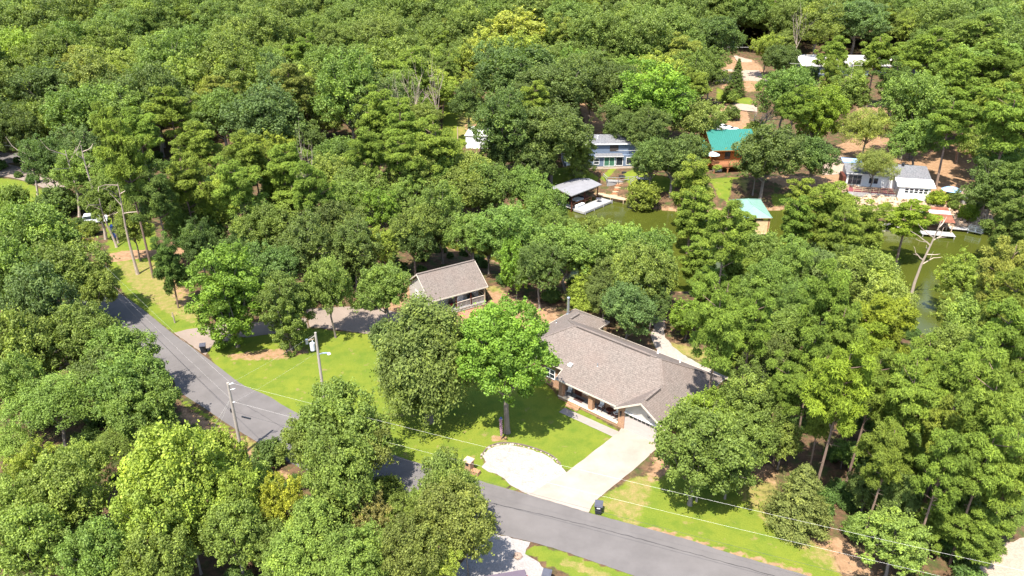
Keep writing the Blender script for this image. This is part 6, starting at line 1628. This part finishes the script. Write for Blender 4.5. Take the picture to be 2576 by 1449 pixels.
pb = thing('storage_shelf', 'white shelf stored under the tall deck of the log house', 'shelf', on((41.2, 145.6), rad(8), 1.4, 1.4, LZ), rad(8)); MB().box(-0.9, 0.9, -0.3, 0.3, 0.1, 0.5).build('body', M_WHITE, pb); MB().box(-0.95, 0.95, -0.34, 0.34, 0.5, 0.56).build('top', M_CUSHION, pb)
# camper behind the log house
x, y = ray(1838, 322, hz(52, 176) + 2.9)
rv = thing('camper_trailer', 'white camper trailer with roof vents behind the log house', 'trailer', (x, y, hz(x, y)), rad(-60))
bdy = MB().box(-3.8, 3.8, -1.2, 1.2, 0.5, 2.8).build('body', M_CAR_W, rv); MB().slab([(-3.9, -1.25, 2.95), (3.9, -1.25, 2.95), (3.9, 1.25, 2.95), (-3.9, 1.25, 2.95)], 0.15).build('roof', M_CUSHION, bdy)
for xx, s_ in ((-1.8, 0.45), (0.4, 0.25), (2.6, 0.3)): MB().box(xx - s_, xx + s_, -0.35, 0.35, 2.95, 3.25).build('roof_vent', M_BLACK, rv)
for xx in (-0.7, 0.7):
    for s in (-1, 1): MB().tube([(xx, s * 1.0, 0.35), (xx, s * 1.22, 0.35)], 0.35, 12).build('wheel', M_RUBBER, rv)
window(rv, '-y', -1.5, -1.2, 1.4, 1.2, 0.7, 1, 1, M_DGREY); window(rv, '-y', 1.6, -1.2, 1.4, 1.2, 0.7, 1, 1, M_DGREY)

# ------------------------------------------------------------------ green-roofed dock
gd = thing('boat_dock', 'boat dock with pale green hipped roof by the far shore', 'dock', (39.3, 119.4, WATER), rad(0))
g = MB(); q0, q1, q2, q3 = (0.6, 8.9, 3.9), (6.4, 9.3, 3.9), (5.9, 0.6, 3.5), (0.2, 0.6, 3.5)
ra, rb = (3.2, 6.6, 4.9), (3.2, 3.4, 4.8)
for P in ([q0, q1, ra], [q1, q2, rb, ra], [q2, q3, rb], [q3, q0, ra, rb]): g.slab(P, 0.12, 0, 1)
gro = g.build('roof', [M_GREENROOF, M_TANWOOD], gd)
for p, q in ((q0, ra), (q1, ra), (q2, rb), (q3, rb), (ra, rb)): MB().beam((p[0], p[1], p[2] + 0.03), (q[0], q[1], q[2] + 0.03), 0.2, 0.04).build('ridge_cap', M_GREENROOF, gro)
for x, y in ((0.6, 1.0), (5.5, 1.0), (0.9, 8.5), (5.9, 8.7), (0.7, 4.8), (5.7, 4.8)): MB().box(x - 0.11, x + 0.11, y - 0.11, y + 0.11, -1.0, 3.6).build('post', M_BROWNWOOD, gd)
planks(gd, 0.2, 6.2, 0.5, 3.4, 0.5, 15, M_TANWOOD, 'x'); MB().box(0.2, 1.4, 3.4, 9.5, 0.4, 0.5).build('walkway', M_TANWOOD, gd); MB().box(3.3, 5.7, 0.9, 1.0, 0.5, 2.9).build('screen_wall', plain('tan_board', (0.50, 0.36, 0.20), 0.8), gd)

# ------------------------------------------------------------------ white lake house
WZ = hz(72, 135)
WHR = rad(-13)
wh = thing('white_house', 'low white house across the cove with grey shingles and white porch roof', 'house', (64.4, 136.6, WZ), WHR)
m = MB()
m.slab([(8.6, -0.2, 3.1), (14.9, -0.2, 3.1), (14.9, 4.6, 4.35), (8.6, 4.6, 4.35)], 0.14, 0, 1); m.slab([(8.6, 9.4, 3.1), (14.9, 9.4, 3.1), (14.9, 4.6, 4.35), (8.6, 4.6, 4.35)], 0.14, 0, 1)
m.slab([(0.2, 1.6, 2.9), (8.6, 1.6, 2.9), (8.6, 6.0, 3.9), (0.2, 6.0, 3.9)], 0.14, 0, 1)
wr = m.build('roof', [M_SHINGLE_G, M_WHITE], wh)
MB().slab([(0.0, 5.6, 3.95), (3.6, 5.6, 3.95), (3.6, 8.2, 4.1), (0.0, 8.2, 4.1)], 0.1).build('metal_roof', M_BLUECLOTH, wh)
MB().lathe([(0.28, 0), (0.28, 0.55), (0.2, 0.6)], 8).build('roof_vent', M_BLACK, wr, (10.6, 4.2, 4.2))
pr = MB(); pr.slab([(8.5, -3.0, 2.35), (15.1, -3.0, 2.35), (15.1, -0.15, 3.05), (8.5, -0.15, 3.05)], 0.12)
pro = pr.build('porch_roof', M_WHITE, wh)
for i in range(9): MB().beam((8.7 + i * 0.78, -2.98, 2.372), (8.7 + i * 0.78, -0.18, 3.065), 0.05, 0.03).build('roof_rib', M_WHITE, pro)
ww = MB(); ww.box(8.9, 14.6, 0.2, 9.0, -0.8, 3.2).box(0.5, 8.9, 2.0, 7.0, -0.8, 2.95)
ww.build('wall', M_SIDING_W, wh)
pw = MB(); pw.box(9.0, 14.4, -2.7, -2.55, -0.9, 0.95).box(9.0, 14.4, -2.7, -2.55, 2.0, 2.5).box(9.0, 9.9, -2.7, -2.55, 0.95, 2.0).box(14.0, 14.4, -2.7, -2.55, 0.95, 2.0).box(9.0, 9.15, -2.55, 0.2, -0.9, 2.6).box(14.25, 14.4, -2.55, 0.2, -0.9, 2.6)
pw.build('sunroom_wall', M_SIDING_W, wh)
for i in range(5): window(wh, '-y', 10.32 + i * 0.82, -2.68, 0.95, 0.80, 1.05, 1, 2)
window(wh, '-y', 5.4, 2.0, 0.9, 1.8, 1.3, 2, 1); window(wh, '-y', 2.0, 2.0, 0.6, 2.4, 1.9, 3, 1, M_GREYWOOD)
MB().box(-0.3, 0.3, 1.5, 5.0, -0.4, 2.2).build('side_screen', M_DKWOOD, wh)
wd = thing('wooden_deck', 'dark red deck with pale rails before the white lake house', 'deck', on((64.4, 136.6), WHR, 0.4, -1.6, WZ), WHR)
planks(wd, 0, 8.4, -0.4, 3.4, 0.35, 9, plain('dark_red_deck', (0.17, 0.045, 0.05), 0.8, var=0.2), 'y'); MB().box(0, 8.4, -0.5, -0.42, -0.5, 0.34).build('rim_board', M_GREYWOOD, wd)
rail(wd, (0.9, -0.45, 0), (8.4, -0.45, 0), 0.35, 1.0, 6, M_TANWOOD, 'railing', 3); rail(wd, (-2.0, 0.6, 0.1), (0.0, 0.0, 0), 0.35, 0.95, 3, M_TANWOOD, 'railing', 3)
sst = thing('garden_steps', 'pale steps going down from the deck of the white lake house', 'steps', on((64.4, 136.6), WHR, 0.6, -2.6, WZ), WHR)
for i in range(6): MB().box(-0.6, 0.6, -0.35 * i - 0.18, -0.35 * i + 0.18, -0.5 - 0.2 * i, 0.25 - 0.2 * i).build('step', M_WHITEDECK, sst)
tag(MB().tube([(0, 0, -1), (0.05, 0, 1.6)], 0.09, 7).build('post', M_WHITE, None, (*at(2154, 518)[:2], hz(*at(2154, 518)[:2]))), 'white post on the rocky bank below the dark red deck', 'post')
# little shed and canopy
x, y, z = at(2425, 512)
sh = thing('garden_shed', 'small grey shed with pale blue door right of the white lake house', 'shed', (x, y + 0.3, z), rad(-28))
MB().box(-0.9, 0.9, -0.8, 1.2, 0, 2.0).build('wall', M_GREYWOOD, sh); MB().slab([(-1.1, -1.0, 2.0), (1.1, -1.0, 2.0), (1.1, 1.4, 2.35), (-1.1, 1.4, 2.35)], 0.1).build('roof', M_STONE, sh); MB().box(-0.95, -0.902, -0.6, 0.9, 0.1, 1.8).build('door', M_TEALCLOTH, sh)
x, y, z = at(2394, 507)
um2 = thing('patio_umbrella', 'pale blue umbrella by the small shed beyond the white lake house', 'umbrella', (x, y + 1.0, z)); MB().tube([(0, 0, 0), (0, 0, 2.4)], 0.03, 6).build('pole', M_DKWOOD, um2); MB().lathe([(1.75, 1.95), (1.0, 2.35), (0.03, 2.6)], 10).build('canopy', M_BLUECLOTH, um2)
# rusty-roofed dock
ra_ = rad(-14)
rd = thing('boat_dock', 'small dock with rusty red sheet roof on the rocky bank', 'dock', (73.4, 121.2, WATER), ra_)
for i in range(7):
    for j, (ya, za, yb, zb, mt) in enumerate(((0.0, 2.45, 2.9, 2.95, M_RUST), (2.9, 2.97, 4.3, 3.16, M_TIN if i not in (1,) else M_RUST), (4.3, 3.17, 5.6, 3.35, M_RUST))):
        MB().slab([(-1.0 + i * 0.72, ya, za), (-0.26 + i * 0.72, ya, za), (-0.26 + i * 0.72, yb, zb), (-1.0 + i * 0.72, yb, zb)], 0.03).build('roof_sheet', mt, rd, (0, 0, 0.012 * (i % 2)))
for x in (-0.8, 3.8):
    for y in (0.2, 2.8, 5.4): MB().box(x - 0.07, x + 0.07, y - 0.07, y + 0.07, -1.2, 2.45 + y * 0.14).build('post', M_TANWOOD, rd)
planks(rd, -1.2, 4.2, -1.6, 0.6, 0.5, 16, M_WHITEDECK, 'x'); planks(rd, -4.8, -1.2, -1.2, -0.2, 0.48, 12, M_WHITEDECK, 'x'); planks(rd, 4.2, 7.4, 2.4, 3.8, 0.5, 10, M_WHITEDECK, 'x')
for x in (-1.0, 1.6, 4.0, -4.6, 7.2): MB().tube([(x, -1.5 if x < 4.1 else 2.4, -1.2), (x, -1.5 if x < 4.1 else 2.4, 0.45)], 0.09, 6).build('piling', M_GREYWOOD, rd)
gw = thing('gangway', 'pale metal gangway frame at the right of the rusty-roofed dock', 'gangway', on((73.4, 121.2), ra_, 7.2, 2.6, WATER + 0.5), ra_ - 0.5)
MB().box(0, 2.2, -0.4, 0.4, -0.05, 0.0).build('deck', M_METAL, gw); rail(gw, (0, -0.4, 0), (2.2, -0.4, 0), 0, 0.9, 3, M_METAL); rail(gw, (0, 0.4, 0), (2.2, 0.4, 0), 0, 0.9, 3, M_METAL)
# concrete landing below the white house
ld_ = thing('dock_landing', 'pale concrete landing at the water below the white lake house', 'landing', (66.0, 122.6, WATER), rad(-6))
MB().box(-2.6, 3.6, 0, 2.6, -0.6, 0.75).build('slab', M_CONC, ld_); MB().box(0.4, 2.6, 0.4, 0.7, 0.75, 1.15).build('bench', M_GREYWOOD, ld_)

# ------------------------------------------------------------------ white metal shed, far building
sz_ = hz(-9, 166)
ms = thing('metal_shed', 'white metal shed half hidden under dark trees', 'shed', (-10.6, 166.0, sz_), rad(-8))
MB().box(0, 6.0, 0, 6.5, 0, 3.0).build('wall', lap_mat('white_ribbed_sheet', (0.72, 0.72, 0.70), 0.7, 0), ms); sr = MB().slab([(-0.2, -0.2, 3.05), (6.2, -0.2, 3.05), (6.2, 6.7, 3.55), (-0.2, 6.7, 3.55)], 0.12).build('roof', M_WHITE, ms)
for i in range(5): MB().beam((-0.2, 0.9 + i * 1.3, 3.16 + i * 0.094), (6.2, 0.9 + i * 1.3, 3.16 + i * 0.094), 0.16, 0.06).build('roof_rib', M_DGREY, sr)
fbx, fby, fz = at(2022, 192)
fb = thing('pale_building', 'long pale-roofed building among the trees at upper right', 'building', (fbx, fby + 1.0, fz - 0.3), rad(-4))
fr_ = MB(); fr_.slab([(-1, -1, 3.6), (21, -1, 3.6), (21, 8, 5.6), (-1, 8, 5.6)], 0.2, 0, 1); fr_.slab([(-1, 17, 3.6), (21, 17, 3.6), (21, 8, 5.6), (-1, 8, 5.6)], 0.2, 0, 1); fr_.slab([(24, 2, 3.4), (42, 2, 3.4), (42, 9, 5.0), (24, 9, 5.0)], 0.2, 0, 1)
fr_.build('roof', [plain('pale_roof', (0.62, 0.56, 0.50), 0.8, var=0.06), M_WHITE], fb); MB().box(0, 20, 0, 16, 0, 3.7).box(25, 41, 3, 9, 0, 3.6).build('wall', M_SIDING_B, fb)
for i in range(5): window(fb, '-y', 2 + i * 4, 0, 1.0, 1.6, 1.5, 2, 1)

# ------------------------------------------------------------------ lamp post, far poles, dead trees
x, y, z = at(1683, 506)
lp = thing('lamp_post', 'white lamp post with globe on the far bank', 'lamp post', (x, y, z)); MB().tube([(0, 0, -0.2), (0, 0, 2.9)], 0.06, 7).build('post', M_WHITE, lp); MB().lathe([(0.08, 2.9), (0.22, 3.0), (0.24, 3.25), (0.1, 3.42)], 10).build('globe', M_CUSHION, lp)
for (u, v, h, lab) in ((1722, 470, 7.5, 'brown utility pole standing before the trees right of the blue house'), (2131, 245, 10.5, 'pale utility pole with transformer before the far white building'), (1153, 386, 6.0, 'thin brown pole by the clearing left of the white shed')):
    x, y, z = at(u, v); t = thing('utility_pole', lab, 'utility pole', (x, y, z)); MB().tube([(0, 0, -0.3), (0, 0, h)], [0.16, 0.11], 7).build('pole', M_POLE if 'pale' in lab else M_TANWOOD, t)
    if 'transformer' in lab: MB().lathe([(0.25, h - 2.2), (0.25, h - 1.2)], 8, (-0.4, 0)).build('transformer', M_METAL, t)
wire('power_line', (21, 134.0 + 11, 6.0), (36, 147, 6.6), 0.3, 0.03, M_WIRE, 'pale wire crossing before the trees right of the blue house')
x, y, z = at(1840, 172); wire('power_line', (x - 22, y, z + 7.2), (x + 20, y + 2, z + 6.6), 0.4, 0.035, M_WIRE, 'upper pale wire over the far dirt track')
x, y, z = at(2130, 240); wire('power_line', (x - 18, y, z + 9.0), (x + 18, y, z + 8.4), 0.3, 0.03, M_WIRE, 'pale wire before the far white building')
def dead(u, v, h, lean, n, r, lab, z_lo=0.5, limb=(1.0, 2.6), seed=0):
    x, y, z = at(u, v)
    if lake_dist(x, y) < 0: z = WATER - 0.6
    b, t = snag(seed, h, lean, n, r, limb, z_lo)
    root = thing('dead_tree', lab, 'tree', (x, y, z), 0)
    link(bpy.data.objects.new('branches', b), root); link(bpy.data.objects.new('trunk', t), root)
dead(2282, 785, 13.6, (1.0, 0.0), 9, 0.26, 'tall leaning dead pine with bare limbs over the cove water', 0.5, (1.0, 2.3), 3)
dead(101, 524, 11.5, (0.3, 0.8), 5, 0.24, 'bare forked dead trunk by the lawn at far left', 0.45, (1.6, 3.4), 5)
dead(200, 545, 12.0, (0.4, 1.0), 5, 0.22, 'dead trunk with fork beside the white pickup truck', 0.5, (1.6, 3.2), 6)
dead(264, 602, 16.0, (0.3, 0.0), 4, 0.25, 'tall bare dead trunk left of the blue plastic cabin', 0.75, (1.0, 2.4), 7)
dead(290, 622, 8.5, (-0.6, 0.0), 3, 0.2, 'dead trunk with bent pale limb before the blue plastic cabin', 0.6, (1.6, 3.2), 8)
dead(345, 690, 15.0, (0.0, 0.5), 5, 0.23, 'dead forked trunk at the edge of the dirt track', 0.62, (1.4, 3.2), 9)
dead(300, 612, 6.5, (0, 0), 2, 0.14, 'thin bare trunk beside the blue plastic cabin', 0.7, (0.5, 1.2), 10)
def deadtop(u, v, w, lab, seed, lift=13.0):
    rng = random.Random(seed); z = 0.0
    for _ in range(12):
        x, y = ray(u, v, z + lift); z = 0.5 * z + 0.5 * hz(x, y)
    x, y = ray(u, v, z + lift); W_ = w * project(x, y, z + lift)[2] / FPX
    tag(plant(x, y, hz(x, y), W_, 'deadtop', 'gy', rng, 0.04, lift / (7.0 * W_ / 10)), lab, 'tree')
deadtop(1040, 232, 78, 'bleached dead tree with spreading branches in the middle wood', 31)
deadtop(1097, 226, 60, 'second bleached dead tree right of the spreading dead one in the middle wood', 32)
deadtop(990, 268, 60, 'low fallen-looking dead crown left of the spreading dead trees', 33)
deadtop(150, 70, 80, 'pale dead tree standing in the far wood at upper left', 34)
deadtop(2010, 70, 60, 'pale dead crown above the far dirt track', 35)
deadtop(780, 430, 60, 'pale dead branches among the pines above the drive', 37)
# riprap on the bank below the white house
_q = random.Random(12)
rocks = []
for k in range(5):
    mm = MB().lathe([(0.2, 0), (0.36, 0.12), (0.3, 0.28), (0.1, 0.36)], 6); mm.v = [(x * _q.uniform(.6, 1.4), y * _q.uniform(.6, 1.3), z * _q.uniform(.7, 1.2)) for x, y, z in mm.v]
    rocks.append(link(bpy.data.objects.new('bank_rock', mm.mesh('bank_rock', plain('bank_stone', (0.42, 0.30, 0.20), 0.95, var=0.4, scale=0.8)))))
    x, y, z = at(2160 + k * 60, 535); rocks[-1].location = (x, y, z); tag(rocks[-1], 'tan rock on the rocky bank below the white lake house', 'rock', 'rocks of the rocky bank')
rp = W([(2100, 500), (2230, 512), (2330, 520), (2420, 522), (2490, 542), (2500, 580), (2400, 584), (2280, 580), (2150, 556), (2100, 532)])
xs = [p[0] for p in rp]; ys = [p[1] for p in rp]; P = []
while len(P) < 900:
    x, y = _q.uniform(min(xs), max(xs)), _q.uniform(min(ys), max(ys))
    if in_poly([x], [y], rp)[0]: P.append((x, y, hz(x, y) - 0.04, _q.uniform(0.35, 1.3), _q.randrange(5)))
tag(scatter('riprap', P, rocks, (1, 1, 1)), 'loose tan rocks covering the bank below the white lake house', 'rocks')
# low growth on the woodland floor
sb = [crown_of('shrub', 0), crown_of('shrub', 1)]
P = []
KEEP = [W(c[2]) for c in COVER] + [W([(430, 830), (700, 800), (1090, 770), (1090, 845), (700, 850), (480, 905)]), W([(1100, 1320), (1340, 1360), (1420, 1449), (1400, 1560), (1000, 1560), (1080, 1400)])]
ROADP = W(ROAD_UP) + W(ROAD_LO)[::-1]
HOUSEP = [on_house(*p)[:2] for p in ((-9.5, 0), (-9.5, 16), (15, 14), (15, -1.5), (0, -1.5))]; CABP = [on_cabin(*p)[:2] for p in ((-1, -2), (9.5, -2), (9.5, 8), (-1, 8))]
while len(P) < 520:
    y = _q.uniform(30, 160); x = _q.uniform(-0.72 * y - 5, 0.72 * y + 8)
    if lake_dist(x, y) < 1.5: continue
    if any(in_poly([x], [y], k)[0] for k in KEEP) or any(poly_dist([x], [y], k)[0] < 1.2 for k in (ROADP, HOUSEP, CABP)): continue
    if y > 128 and x > -2: continue
    u, v, d = project(x, y, 0)
    if (1180 < u < 1850 and 760 < v < 1300) or (1050 < u < 2000 and v > 1320): continue
    P.append((x, y, hz(x, y) - 0.15, _q.uniform(0.10, 0.30), _q.randrange(2)))
tag(scatter('undergrowth', P, sb, (0.05, 0.085, 0.018)), 'low green undergrowth on the woodland floor', 'undergrowth')
